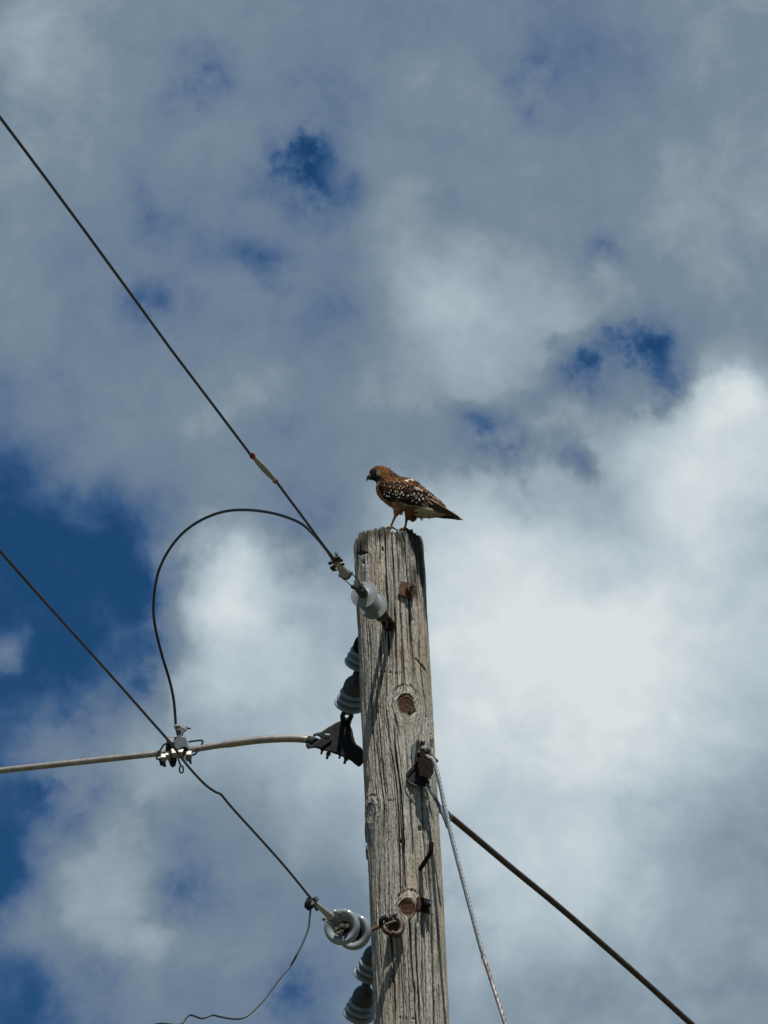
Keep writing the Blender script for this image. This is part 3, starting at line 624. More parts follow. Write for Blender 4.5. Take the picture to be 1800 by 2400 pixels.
lk.cyl(l0 - rtv * .02, l0 + rtv * .02, .010); lk.build('clevis', 'capdark', sc_)

# ------------------------------------------------------------------ stirrup and hot line clamp on the cable
Yh = Yc(420)
h = lambda x, y, dy=0.0: at(340 + x / 5.925, 1660 + y / 5.925, Yh + dy)
U5 = 1 / 5.925 / 620.0       # metres per unit of that drawing
st = thing('stirrup_connector', 'galvanised stirrup connector with four square nuts bolted round the thick cable', 'cable connector', h(420, 580))
MB().tube(spline([h(600,466,-.03), h(700,452,-.03), h(790,447,-.03), h(805,462,-.03), h(770,530,-.03), h(735,590,-.03), h(690,640,-.03), h(650,652,-.028)], .006), .0036, 10).build('bail', 'capdark', st)
MB().tube(spline([h(400,480,-.03), h(330,487,-.03), h(270,500,-.03), h(240,535,-.03), h(190,630,-.03), h(158,690,-.03), h(165,706,-.03), h(215,705,-.028)], .006), .0036, 10).build('bail', 'capdark', st)
mb = MB(); mb.prism([h(x, y, -.006) for x, y in [(305,420),(325,408),(440,400),(450,480),(600,540),(600,600),(540,700),(440,690),(440,730),(420,800),(385,825),(355,800),(310,690),(285,610),(290,500)]], vd * .034)
mb.build('body', 'capdark', st, bevel=.003)
MB().prism([h(x, y, -.028) for x, y in [(312,418),(420,404),(432,470),(372,486),(318,476)]], vd * .008).build('side_plate', 'alclamp', st, bevel=.001)
def nutblk(x, y, w, hh, rot, m='alclamp', dy=-.032, dep=.014, nm='nut'):
    c_, s_ = math.cos(R_(rot)), math.sin(R_(rot)); e1 = rtv * c_ + upv * s_; e2 = upv * c_ - rtv * s_
    nn = (fw * .78 - Vector((0, 0, 1)) * .62).normalized(); e1 = (e1 - nn * e1.dot(nn)).normalized(); e2 = nn.cross(e1)
    return MB().box(h(x, y, dy), e1 * w * U5, e2 * hh * U5 * 1.05, nn * dep).build(nm, m, st, bevel=.0012)
nutblk(258, 690, 36, 34, -4); nutblk(306, 668, 24, 20, -6); nutblk(612, 650, 36, 36, -5); nutblk(430, 620, 62, 42, 14, nm='keeper_block'); nutblk(500, 610, 36, 40, -28)
for (x0, y0, x1, y1, r) in ((240,700,275,810,.0062),(610,690,638,770,.0048),(400,690,412,725,.0036)):
    MB().tube([h(x0, y0, -.02), h(x0 + (x1 - x0) * .8, y0 + (y1 - y0) * .8, -.02), h(x1, y1, -.02)], [r * 1.3, r, r * .9], 8).build('bolt', 'galvdark', st, sharp=25)
MB().tube([h(210,700,-.02), h(235,790,-.02)], .0075, 6).build('bolt', 'capdark', st, sharp=25)
MB().prism([h(x, y, -.034) for x, y in [(545,560),(562,600),(575,650),(610,715),(615,740),(600,745),(560,720),(535,690),(530,680),(555,650)]], vd * .008).build('lug', 'galv', st, bevel=.001)
hl = thing('hot_line_clamp', 'grey hot line clamp with side screw and hanging eye bolt, below the black wire', 'wire clamp', h(480, 400, -.03))
MB().prism([h(x, y, -.036) for x, y in [(405,455),(440,420),(440,375),(420,290),(400,260),(400,238),(425,220),(470,215),(500,240),(545,262),(590,270),(580,310),(545,335),(520,380),(560,400),(580,450),(600,530),(605,580),(560,540),(510,545),(470,580),(430,560),(405,520)]], vd * .026).build('body', 'galv', hl, bevel=.003)
MB().box(h(455, 248, -.052), rtv * .0090 - upv * .001, upv * .0035, vd * .005).box(h(470, 300, -.052), rtv * .0080 - upv * .001, upv * .0035, vd * .005).build('jaw', 'alclamp', hl, bevel=.0008)
MB().lathe([(0, 0), (0, .0065), (.006, .006), (.008, .0036), (.022, .0036), (.022, 0)], h(555, 272, -.038), rtv - upv * .12, 16).build('screw', 'galvdark', hl)
eb = MB(); eb.cyl(h(460, 700, -.036), h(492, 790, -.036), .0036)
cc = h(505, 850, -.036)
eb.tube([cc + rtv * math.cos(a_) * .0075 + upv * math.sin(a_) * .0135 for a_ in np.linspace(0, 6.283, 25)[:-1]], .0032, 10, closed=True); eb.build('eye_bolt', 'capdark', hl)
# black jumper from the dead end to the hot line clamp
jp = [(780,1312),(766,1290),(736,1254),(700,1224),(640,1203),(570,1195),(510,1203),(450,1232),(405,1276),(372,1338),(360,1410),(363,1465),(378,1530),(396,1590),(407,1640),(412,1698)]
Ya = W(786, 1313).y; Yb = Yh - .036; acc = [0]
for a_, b_ in zip(jp, jp[1:]): acc.append(acc[-1] + math.hypot(a_[0] - b_[0], a_[1] - b_[1]))
jw = [at(x, y, Ya + (Yb - Ya) * (lambda t: t * t * (3 - 2 * t))(s_ / acc[-1])) for (x, y), s_ in zip(jp, acc)]
jr = spline(jw, .01)
tag(MB().tube(jr, .0054, 16).build('jumper_wire', 'black', origin=tuple(jw[0])), 'black insulated jumper wire looping in a large open arc left of the pole top', 'jumper wire')

# ------------------------------------------------------------------ lower strain insulators, clamp, wire
S1 = at(801, 2172, D - .36); S2 = at(829, 2184, D - .245)
sx1 = (S1 - S2).normalized()
sxv = (sx1 * .75 + (CO - S1).normalized() * .55 + Vector((-.10, 0, .10))).normalized()
def disc(root):
    b = MB(); b.local = True   # +z looks out of the hollow side
    b.lathe([(.004, .0), (.004, .024), (-.004, .036), (.0, .045), (.010, .0475), (.014, .046), (.004, .040)], seg=4) if False else None
    pr = [(-.045, .0), (-.045, .022), (-.030, .026), (-.022, .046)]
    for a_ in np.linspace(-70, 150, 14): pr.append((-.004 + .0125 * math.sin(R_(a_)), .0535 + .0125 * math.cos(R_(a_))))
    pr += [(-.004, .036), (-.012, .033), (-.020, .024), (-.020, .0)]
    b.lathe(pr, seg=64); b.build('skirt', 'porcelain', root)
    c_ = MB(); c_.local = True; c_.lathe([(-.075, 0), (-.075, .014), (-.06, .018), (-.047, .024), (-.040, .025), (-.040, 0)], seg=24); c_.build('cap', 'capdark', root)
    d = MB(); d.local = True; d.lathe([(-.022, .026), (-.018, .024), (-.016, .0)], seg=32); d.lathe([(-.020, .010), (.002, .010), (.006, .007), (.006, 0)], seg=20); d.build('pin', 'rustdark', root)
g2 = 'porcelain disc insulators of the lower wire'
dA = thing('disc_insulator', 'front of two glossy grey porcelain discs at the lower wire, hollow face showing', 'insulator', S1, sxv, g2); disc(dA)
dB = copy_thing(dA, S2, (sxv + Vector((-.12, 0, .0))).normalized(), 'rear of two glossy grey porcelain discs, next to the rusty rod')
zl = at(735, 2108, D - .70).z
WL = lambda x, y: atz(x, y, zl)
Q0 = at(733, 2112, D - .70); Q1 = at(777, 2150, D - .52); qx = (Q0 - Q1).normalized(); qs = qx.cross(Vector((0, 0, 1))).normalized(); ql = (Q0 - Q1).length
lc = thing('dead_end_clamp', 'pale grey dead-end clamp in front of the lower porcelain discs', 'wire clamp', Q1)
MB().lathe([(-.006, 0), (-.006, .0135), (.004, .0150), (.02, .0135), (ql * .4, .0105), (ql * .8, .0080), (ql, .0075), (ql, 0)], Q1, qx, 24).build('body', 'alclamp', lc)
MB().lathe([(-.008, .011), (-.002, .0165), (.006, .0165), (.012, .014)], Q1, qx, 24).build('collar', 'galv', lc)
MB().sphere(Q1 + rtv * .012 + upv * .020, .0075).build('pin_head', 'aluminium', lc)
MB().sphere(Q1 - rtv * .027 - upv * .006, .0068).build('pin_head', 'galv', lc)
MB().tube([Q1 + rtv * .030 + upv * .010 + (rtv * math.cos(a_) + upv * math.sin(a_)) * .006 for a_ in np.linspace(0, 6.283, 15)[:-1]], .0022, 8, closed=True).build('pin_ring', 'galv', lc)
for ox, oy, ex, ey in ((-10, 8, -12, 5), (4, 3, 3, -2), (13, -4, 12, -6), (8, 0, 9, 3)):
    MB().tube([at(777 + ox, 2152 + oy, D - .51), at(790 + ox * .8, 2168 + oy, D - .45), at(801 + ex, 2174 + ey, D - .37)], .0021, 8).build('link_rod', 'galv', lc)
cv = MB()
for x, y, r in ((788,2178,.0065),(796,2172,.006),(803,2168,.0068),(813,2170,.0075),(801,2182,.0055),(793,2186,.0050),(799,2187,.005)):
    c0 = at(x, y, D - .372 + .004 * ((x * 7) % 3)); cv.hexn(c0 - sxv * .008, c0 + sxv * .008, r)
M['lichen'] = mat('lichened_steel', (.36, .33, .24), .6, .3, scale=120, bump=.001, col2=(.10, .085, .06))
cv.build('clevis_nuts', 'lichen', lc, sharp=20)
# bolted connector for the tail wire
bc = thing('bolted_connector', 'dark bolted connector hanging where the lower wire meets its clamp', 'wire connector', at(728, 2118, D - .70))
MB().lathe([(-.014, 0), (-.014, .014), (-.010, .0175), (.010, .0175), (.014, .014), (.014, 0)], at(726, 2118, D - .70), Vector((.3, -1, .3)), 20).build('body', 'galvdark', bc, bevel=.001)
MB().lathe([(0, 0), (0, .010), (.010, .0095), (.012, 0)], at(724, 2110, D - .716), Vector((-.2, -1, -.1)), 16).build('bolt_head', 'galv', bc)
MB().cyl(at(734, 2116, D - .70), at(744, 2134, D - .70), .0058, seg=8).build('bolt', 'capdark', bc)
MB().lathe([(-.010, .010), (-.010, .012), (.010, .012), (.010, .010)], at(739, 2108, D - .70), rtv + upv * -1.0, 12, cap=True).build('keeper', 'galv', bc, bevel=.001)
MB().cyl(at(717, 2122, D - .70), at(725, 2130, D - .705), .0090, seg=6).build('bolt', 'capdark', bc, sharp=20)
lw = [Q1 + qx * .03, WL(733, 2110), WL(700, 2070), WL(660, 2022), WL(600, 1955), WL(550, 1900), WL(527, 1873), WL(517, 1861), WL(505, 1856), WL(480, 1838), WL(440, 1795), WL(400, 1742), WL(350, 1685), WL(300, 1628), WL(200, 1516), WL(100, 1405), WL(0, 1292), WL(-80, 1200)]
dl = (lw[-1] - lw[-3]).normalized(); lw += [lw[-1] + dl * 8, lw[-1] + dl * 26]
tag(MB().tube(spline(lw, .03 if False else .02)[:], .0043, 14).build('overhead_wire', 'wire', origin=tuple(lw[1])), 'lower thin wire with a small kink, crossing in front of the thick cable', 'overhead wire', 'thin overhead wires')
tp = [(728,2130),(726,2150),(723,2175),(714,2200),(700,2230),(682,2262),(662,2285),(640,2315),(617,2345),(590,2372),(570,2386),(548,2388),(520,2384),(498,2379),(485,2384),(472,2387),(460,2383),(447,2379),(438,2384),(428,2397),(415,2402),(385,2399),(365,2400),(330,2412),(290,2440)]
tw = [at(x, y, D - .70 - .001 * (2400 - y) * 0 - .0008 * (728 - x)) for x, y in tp]
tag(MB().tube(spline(tw, .008), .0036, 14).build('tail_wire', 'teal', origin=tuple(tw[0])), 'thin dark wavy tail wire drooping from the lower connector out of the bottom edge', 'loose wire')
# rusty rod, shackle and eye on the pole
E0 = at(922, 2176, on_pole(922, 2176)[0].y - .012)
ey = thing('rusty_shackle', 'rusty rod with shackle and eye nut tying the lower discs to the pole', 'shackle', E0)
r0 = at(858, 2184, D - .20); r1 = at(905, 2166, D - pole_r(7) - .055)
MB().tube([S2 + (r0 - S2) * .6, r0, r1], .0072, 14).build('rod', 'rust', ey)
def ring(c, e1, e2, a_, b_, r, nm, m, seg=28):
    MB().tube([Vector(c) + e1 * math.cos(t_) * a_ + e2 * math.sin(t_) * b_ for t_ in np.linspace(0, 2 * math.pi, seg + 1)[:-1]], r, 10, closed=True).build(nm, m, ey)
yo = D - pole_r(7)
rc = at(900, 2160, yo - .06); ring(rc, (rtv * .85 + vd * .5).normalized(), upv, .013, .014, .0085, 'eye', 'rustdark')
ring(at(922, 2153, yo - .025), (rtv * .8 + vd * .6).normalized(), upv, .012, .013, .0075, 'eye', 'galvdark')
MB().tube(spline([at(903, 2168, yo - .06), at(918, 2162, yo - .055), at(928, 2160, yo - .05)], .006), .0062, 12).build('rod', 'bronze', ey)
MB().tube(spline([at(899, 2170, yo - .055), at(904, 2182, yo - .06), at(916, 2190, yo - .055)], .006), .0100, 12).build('shackle_pin', 'bronze', ey)
MB().tube(spline([at(916, 2186, yo - .05), at(929, 2190, yo - .045), at(939, 2183, yo - .035), at(942, 2170, yo - .03), at(937, 2158, yo - .025), at(930, 2152, yo - .02)], .005), .0112, 12).build('shackle_bow', 'bronze', ey)
MB().hexn(at(927, 2176, yo + .01), at(924, 2176, yo - .03), .027).build('eye_nut', 'rustdark', ey, sharp=20)

# ------------------------------------------------------------------ guy bracket and guy wire
gq = lambda x, y, dy=0.0: at(920 + x / 10.37, 1700 + y / 10.37, D - pole_r(7.8) + .012 + dy)
gb = thing('guy_bracket', 'dark iron guy bracket bolted to the right front of the pole', 'bracket', gq(700, 900))
MB().prism([gq(x, y, -.006) for x, y in [(600,350),(560,400),(480,460),(455,560),(455,700),(480,900),(470,1010),(640,1010),(700,700),(700,450),(660,360)]], vd * .018).build('base_plate', 'galv', gb, bevel=.002)
MB().prism([gq(x, y, -.028) for x, y in [(590,350),(640,340),(680,500),(640,700),(630,900),(560,900),(550,700),(600,520)]], vd * .030).build('rib', 'capdark', gb, bevel=.002)
MB().lathe([(-.010, 0), (-.010, .0078), (.0, .0078), (.002, .0092), (.012, .0092), (.015, .006), (.0155, 0)], gq(735, 425, -.014), (Vector((.1, -1, .1))), 24).build('bolt_head', 'galv', gb)
# skirt: hollow flared shoe at the bottom
MB().prism([gq(x, y, -.014) for x, y in [(640,890),(580,910),(480,1020),(380,1140),(335,1200),(330,1290),(370,1350),(450,1420),(600,1480),(800,1490),(870,1440),(820,1300),(840,1150),(760,950)]], vd * .024).build('shoe', 'capdark', gb, bevel=.002)
MB().tube(spline([gq(x, y, -.034) for x, y in [(640,890),(560,925),(460,1040),(370,1140),(338,1200),(338,1280),(375,1345),(450,1410),(600,1470),(760,1480),(860,1440)]], .003), .0026, 8).build('lip', 'bronze', gb)
def cheek(dx, dy_, dd, nm, m):
    o = [(620,600),(660,560),(710,560),(745,620),(780,710),(850,790),(930,840),(950,900),(985,1000),(1000,1110),(985,1190),(935,1240),(930,1310),(905,1320),(860,1270),(700,1240),(650,1230),(640,950),(600,840),(590,750)]
    return MB().prism([gq(x + dx, y + dy_, dd) for x, y in o], vd * .006).build(nm, m, gb, bevel=.0012)
cheek(0, 0, -.062, 'cheek', 'caprust'); 
MB().tube(spline([gq(x, y, -.064) for x, y in [(625,610),(655,570),(700,560),(735,600),(760,680),(800,740),(860,790),(925,830)]], .003), .0030, 8).build('cheek_edge', 'bronze', gb)
MB().prism([gq(x, y, -.036) for x, y in [(890,590),(920,620),(980,730),(1040,780),(1110,840),(1125,870),(1090,905),(1040,910),(1000,860),(930,780),(880,700)]], vd * .008).build('cheek', 'bronze', gb, bevel=.002)
MB().cyl(gq(720, 640, -.064), gq(860, 620, -.030), .0125, seg=24).build('roller', 'galvdark', gb)
MB().hexn(gq(640, 630, -.074), gq(645, 630, -.060), .0055).build('pin', 'aluminium', gb, sharp=20)
MB().prism([gq(x, y, -.050) for x, y in [(640,850),(900,860),(990,1000),(990,1180),(900,1260),(660,1240)]], vd * .018).build('thimble', 'rustdark', gb, bevel=.002)
for x in (500, 545, 615): MB().box(gq(x, 1330, -.036), rtv * .0010, upv * .0055, vd * .002).build('rivet', 'galv', gb)
MB().tube([gq(820, 1270, -.030), gq(870, 1420, -.030)], .0062, 8).build('strap', 'galvdark', gb)

gY0 = D - pole_r(7.8) - .040
def gp(x, y): return at(x, y, gY0 - (y - 1775) * .00042)
guy = thing('guy_wire', 'galvanised guy wire with thick preformed grip, slanting down from the bracket right of the pole', 'guy wire', gp(1040, 1850))
main = [(1004,1776),(1012,1779),(1020,1794),(1027,1820),(1034,1850),(1040,1880),(1050,1925),(1062,1975),(1076,2030),(1092,2090),(1108,2150),(1124,2210),(1134,2243)]
MB().tube(spline([gp(x, y) for x, y in main], .003), [.0085, .0090, .0095] and .0082, 64, lobes=8, pitch=.14, amp=.38).build('grip', 'guystrand', guy)
leg2 = [(1000,1838),(1008,1850),(1018,1868),(1030,1890),(1042,1918),(1050,1940)]
MB().tube(spline([at(x, y, gY0 + .012) for x, y in leg2], .003), .0068, 48, lobes=6, pitch=.16, amp=.24).build('grip_tail', 'guystrand', guy)
lo = [(1128,2222),(1136,2250),(1150,2295),(1163,2335),(1176,2375),(1190,2420),(1202,2460)]
lpts = [gp(x, y) for x, y in lo]; ld = (lpts[-1] - lpts[-3]).normalized(); ldist = (lpts[-1].z) / -ld.z
MB().tube(spline(lpts, .003) + [lpts[-1] + ld * ldist * .3, lpts[-1] + ld * ldist], .0072, 40, lobes=6, pitch=.16, amp=.25).build('strand', 'guyrust', guy)
tg = MB()
for k in range(5):
    a_ = gp(1133 + k, 2232 + k * 4); tg.tube([a_, a_ + Vector((.004 * (k - 2.2), -.004, -.018)), a_ + Vector((.006 + .006 * (k - 2.2), -.003, -.040 - .004 * k))], [.0019, .0017, .0012], 6)
tg.build('grip_ends', 'guyrust', guy)

# ------------------------------------------------------------------ the hawk
ZS = 5.53
FX = 905.0; FY = D - .045      # standing point
def hY(px): return FY - (px - FX) / 620.0 * .66
def hz(zx, zy, toward=0.0):    # drawing coordinates -> world, moved towards the viewer
    px, py = 820 + zx / ZS, 1060 + zy / ZS
    return at(px, py, hY(px)) - fw * toward
MU = 1 / ZS / 620.0
hawk = thing('hawk', 'brown and rufous hawk with white-spotted wings standing on the pole top, looking left', 'hawk', hz(620, 1000))
st_ = [((250,262),(256,322)),((258,240),(268,342)),((285,208),(300,364)),((335,184),(340,386)),((410,175),(352,415)),((482,198),(342,455)),((565,255),(347,522)),((655,313),(400,610)),((765,334),(502,694)),((865,380),(592,732)),((955,450),(700,770)),((1045,520),(805,832)),((1120,590),(925,852)),((1185,665),(1060,850)),((1245,735),(1180,828)),((1290,782),(1262,812))]
def loft(st, dep, seg=40, name=None):
    # dense resampling of top/bottom pairs
    P = []
    for k in range(len(st)):
        (a, b), d = st[k], dep[k]; P.append(Vector((*a, 0)).to_tuple()[:2] + tuple(b) + (d,))
    P = np.array(P); nn = (len(P) - 1) * 5 + 1; out = []
    Q = np.vstack([2 * P[0] - P[1], P, 2 * P[-1] - P[-2]])
    for i in range(1, len(Q) - 2):
        for j in range(5):
            t = j / 5; out.append(.5 * (2 * Q[i] + (Q[i + 1] - Q[i - 1]) * t + (2 * Q[i - 1] - 5 * Q[i] + 4 * Q[i + 1] - Q[i + 2]) * t * t + (3 * Q[i] - Q[i - 1] - 3 * Q[i + 1] + Q[i + 2]) * t ** 3))
    out.append(Q[-2]); rings = []
    for tx, ty, bx_, by_, d in out:
        cx, cy = (tx + bx_) / 2, (ty + by_) / 2; hx, hy = (tx - bx_) / 2, (ty - by_) / 2; rings.append([(cx + hx * math.cos(a_), cy + hy * math.cos(a_), d * math.sin(a_)) for a_ in np.linspace(0, 2 * math.pi, seg + 1)[:-1]])
    return rings
dep = [14, 30, 58, 76, 84, 92, 110, 140, 165, 172, 165, 145, 118, 85, 55, 22]
RB = loft(st_, dep)
hb = MB()
hb.rings([[hz(x, y, d * MU) for x, y, d in r] for r in RB])
def limb(pts):   # zx, zy, toward, radius in drawing units
    P = [hz(x, y, t_ * MU) for x, y, t_, r in pts]; rs = [r * MU for *_, r in pts]; n = 5; SP = []; SR = []
    for i in range(len(P) - 1):
        for j in range(n): SP.append(P[i].lerp(P[i + 1], j / n)); SR.append(rs[i] + (rs[i + 1] - rs[i]) * j / n)
    SP.append(P[-1]); SR.append(rs[-1]); hb.tube(SP, SR, 20)
limb([(640,610,40,95),(628,700,50,78),(612,765,50,55),(596,812,48,30),(584,840,46,17),(560,895,46,14),(538,945,46,15),(526,1000,46,16)])
limb([(800,650,-10,105),(795,740,0,96),(800,805,0,72),(812,855,0,46),(822,892,0,24)])
limb([(760,770,0,60),(742,825,0,32),(734,862,0,18),(726,930,0,15),(715,975,0,16),(709,1030,0,16)])
me_b = bpy.data.meshes.new('body'); me_b.from_pydata([tuple(v) for v in hb.v], [], hb.f)
tmp = bpy.data.objects.new('tmp', me_b); C.objects.link(tmp)
rm = tmp.modifiers.new('r', 'REMESH'); rm.mode = 'VOXEL'; rm.voxel_size = .0016
smd = tmp.modifiers.new('s', 'SMOOTH'); smd.iterations = 4; smd.factor = .5
bpy.context.view_layer.update(); dg = bpy.context.evaluated_depsgraph_get()
bm_ = bpy.data.meshes.new_from_object(tmp.evaluated_get(dg)); bpy.data.objects.remove(tmp)
inv = hawk.matrix_world.inverted()
nvb = len(bm_.vertices); co = np.zeros(nvb * 3, np.float32); bm_.vertices.foreach_get('co', co); co = co.reshape(-1, 3)
def to_draw(P):
    d = P - np.array(CO); a_ = d @ np.array(fw); x = 900 + F * (d @ np.array(rtv)) / a_; y = 1200 - F * (d @ np.array(upv)) / a_
    return (x - 820) * ZS, (y - 1060) * ZS
DB, DB2, RUF, RUF2, BUF, CRM, WHT, BLK, GRY, YEL = (np.array(c) for c in ((.016,.010,.008),(.045,.025,.017),(.26,.108,.035),(.13,.054,.020),(.40,.24,.11),(.42,.34,.22),(.62,.58,.50),(.010,.008,.007),(.17,.145,.12),(.32,.20,.05)))
def zone(x, y, r):      # plumage colour by place on the bird
    if y > 925 or (x < 600 and y > 850): return RUF2 * .9 + YEL * .2
    if x < 345 and y > 215 + (x - 250) * .1: 
        if x < 300 or y > 300: return BLK * 1.6 if r < .7 else DB * 1.2
        return BLK * 1.5
    if 340 <= x < 395 and 228 < y < 295: return GRY * (.7 + .5 * r)
    if x < 400 and y > 300 and y < 375: return DB * (1 + r)
    if x < 500 and y < 330: return (RUF * .30 + DB2 * .7) if r < .55 else RUF * .95
    if y < 330 + (x - 450) * .2 and x < 640: return RUF * .6 if r < .35 else DB2
    lower = y > 640 + max(0, (x - 640)) * .05
    if lower:
        if x < 700: return (BUF * 1.0 if r < .6 else RUF * .9) * (.75 if y < 720 else 1.0)
        if x < 868 + 26 * math.sin(y * .09) + (r - .5) * 40 and y > 700 + (r - .5) * 40: return RUF * .75 if r < .6 else RUF2
        return CRM * (.85 + .25 * r)
    if x < 430 + (y - 450) * .3: return RUF * 1.5 if r < .65 else BUF * .8
    return DB2
zx_, zy_ = to_draw(co.astype(float)); rb = rng.random(nvb)
cols = np.ones((nvb, 4), np.float32)
for i in range(nvb): cols[i, :3] = zone(zx_[i], zy_[i], .45 + .3 * math.sin(zx_[i] * .31) * math.sin(zy_[i] * .27))
bm_.vertices.foreach_set('co', (co + np.array(inv.translation, dtype=np.float32)).ravel())
ca = bm_.color_attributes.new('plumage', 'FLOAT_COLOR', 'POINT'); ca.data.foreach_set('color', cols.ravel())
pm = bpy.data.materials.new('plumage'); pm.use_nodes = True; pn = pm.node_tree.nodes; pl_ = pm.node_tree.links; pb = pn['Principled BSDF']
va = pn.new('ShaderNodeAttribute'); va.attribute_name = 'plumage'; nz = pn.new('ShaderNodeTexNoise'); nz.inputs['Scale'].default_value = 260; nz.inputs['Detail'].default_value = 4
tcn = pn.new('ShaderNodeTexCoord'); pl_.new(tcn.outputs['Object'], nz.inputs[0]); mr = pn.new('ShaderNodeMapRange'); pl_.new(nz.outputs['Fac'], mr.inputs[0]); mr.inputs[1].default_value = .3; mr.inputs[2].default_value = .7; mr.inputs[3].default_value = .6; mr.inputs[4].default_value = 1.35
vm = pn.new('ShaderNodeVectorMath'); vm.operation = 'SCALE'; pl_.new(va.outputs['Color'], vm.inputs[0]); pl_.new(mr.outputs[0], vm.inputs['Scale']); pl_.new(vm.outputs[0], pb.inputs['Base Color'])
pb.inputs['Roughness'].default_value = .75; pb.inputs['Specular IOR Level'].default_value = .08
bpn = pn.new('ShaderNodeBump'); bpn.inputs['Distance'].default_value = .0012; pl_.new(nz.outputs['Fac'], bpn.inputs['Height']); pl_.new(bpn.outputs[0], pb.inputs['Normal'])
bm_.materials.clear(); bm_.materials.append(pm); bm_.polygons.foreach_set('use_smooth', np.ones(len(bm_.polygons), bool))
hbody = bpy.data.objects.new('body', bm_); C.objects.link(hbody); hbody.parent = hawk
# surface lookup of the torso for laying feathers
RBA = np.array(RB)                      # stations x seg x 3 (x, y, depth)
def front(x, y, far=False):
    flat = RBA.reshape(-1, 3); sel = flat[flat[:, 2] <= 0] if far else flat[flat[:, 2] >= 0]
    d2 = (sel[:, 0] - x) ** 2 + (sel[:, 1] - y) ** 2; k = np.argsort(d2)[:4]; w = 1 / (d2[k] + 20); return float((sel[k, 2] * w).sum() / w.sum())
class Feathers:
    def __init__(s): s.v = []; s.f = []; s.c = []
    def add(s, x, y, ang, ln, wd, col, tip, tipf=.25, lift=(2, 12), far=False, edge=None, spot=None, bars=None, base_d=None, end_d=None, rows=7):
        sg = -1 if far else 1
        ca_, sa_ = math.cos(ang), math.sin(ang); o = len(s.v)
        d0 = front(x, y, far) if base_d is None else base_d; d1 = front(x + ca_ * ln, y + sa_ * ln, far) if end_d is None else end_d
        for i in range(rows):
            t = i / (rows - 1); w = wd * (math.sin(math.pi * min(1, .18 + t * .62)) if t < .8 else math.sin(math.pi * .676) * math.sqrt(max(0.02, 1 - ((t - .8) / .2) ** 2)) + .0)
            for k in range(5):
                q = (k - 2) / 2; px_ = x + ca_ * ln * t - sa_ * w * q; py_ = y + sa_ * ln * t + ca_ * w * q
                dd = d0 + (d1 - d0) * t + sg * (lift[0] + (lift[1] - lift[0]) * t - 5 * q * q * wd / 20)
                s.v.append(hz(px_, py_, dd * MU)); cc_ = np.array(col, float)
                if bars and int(t * bars + .5) % 2: cc_ = np.array(tip) * .8
                if edge is not None and abs(q) > .9: cc_ = np.array(edge)
                if spot and abs(t - spot) < .17 and abs(q) < .9: cc_ = np.array(tip)
                if t > 1 - tipf: cc_ = np.array(tip)
                s.c.append((*cc_, 1))
        for i in range(rows - 1):
            for k in range(4): a_ = o + i * 5 + k; s.f.append((a_, a_ + 1, a_ + 6, a_ + 5))
    def build(s, name, parent):
        me = bpy.data.meshes.new(name); me.from_pydata([tuple(v - hawk.location) for v in s.v], [], s.f)
        ca = me.color_attributes.new('plumage', 'FLOAT_COLOR', 'POINT'); ca.data.foreach_set('color', np.array(s.c, np.float32).ravel())
        me.materials.append(pm); me.polygons.foreach_set('use_smooth', np.ones(len(me.polygons), bool))
        o = bpy.data.objects.new(name, me); C.objects.link(o); o.parent = parent
        so_ = o.modifiers.new('thickness', 'SOLIDIFY'); so_.thickness = .0005
        return o
pf = Feathers()
for k in range(3800):     # small contour feathers all over the body
    i = random.randrange(4, len(RB) - 3); j = random.randrange(40); x, y, d = RB[i][j]; x2, y2, d2 = RB[i + 2][j]
    ed_ = abs(math.cos(2 * math.pi * j / 40))
    if ed_ > .95 and random.random() < .7: continue
    jt = 14 if ed_ < .85 else 5
    x += random.uniform(-jt, jt); y += random.uniform(-jt, jt); r = random.random()
    ang = math.atan2(y2 - y, x2 - x) if math.hypot(y2 - y, x2 - x) > 8 else .6; ang += random.uniform(-.15, .15)
    if x < 300 or (x < 330 and y > 300): continue
    c = zone(x, y, r) * random.uniform(.65, 1.3); sz = random.uniform(.7, 1.2) * (.75 if x < 440 and y > 380 else 1) * (11 if x < 480 and y < 380 else 18)
    pf.add(x, y, ang, sz * 1.5, sz * .40, c, c * random.choice((1.0, 1.25, .7)), .3, lift=(0, 4), base_d=d, end_d=d + (d2 - d) * .6, rows=4)
# loose belly and thigh feathers
for (x0, y0, x1, y1, n, ca_, cb_, L0) in ((600,700,680,790,70,BUF,RUF,32),(740,760,860,865,170,RUF,RUF2,34),(860,750,960,825,60,CRM,BUF,34),(570,690,640,770,50,BUF,RUF2,28),(905,835,925,850,3,RUF2,DB2,60)):
    for k in range(n):
        f = random.random(); x = x0 + (x1 - x0) * random.random(); y = y0 + (y1 - y0) * random.random()
        c = (ca_ if random.random() < .6 else cb_) * random.uniform(.6, 1.15)
        pf.add(x, y, random.uniform(.9, 1.7), L0 * random.uniform(.6, 1.2), random.uniform(3, 7), c, c * .8, .3, base_d=random.uniform(-60, 75), end_d=random.uniform(-60, 75), rows=4)
pf.build('plumage', hawk)
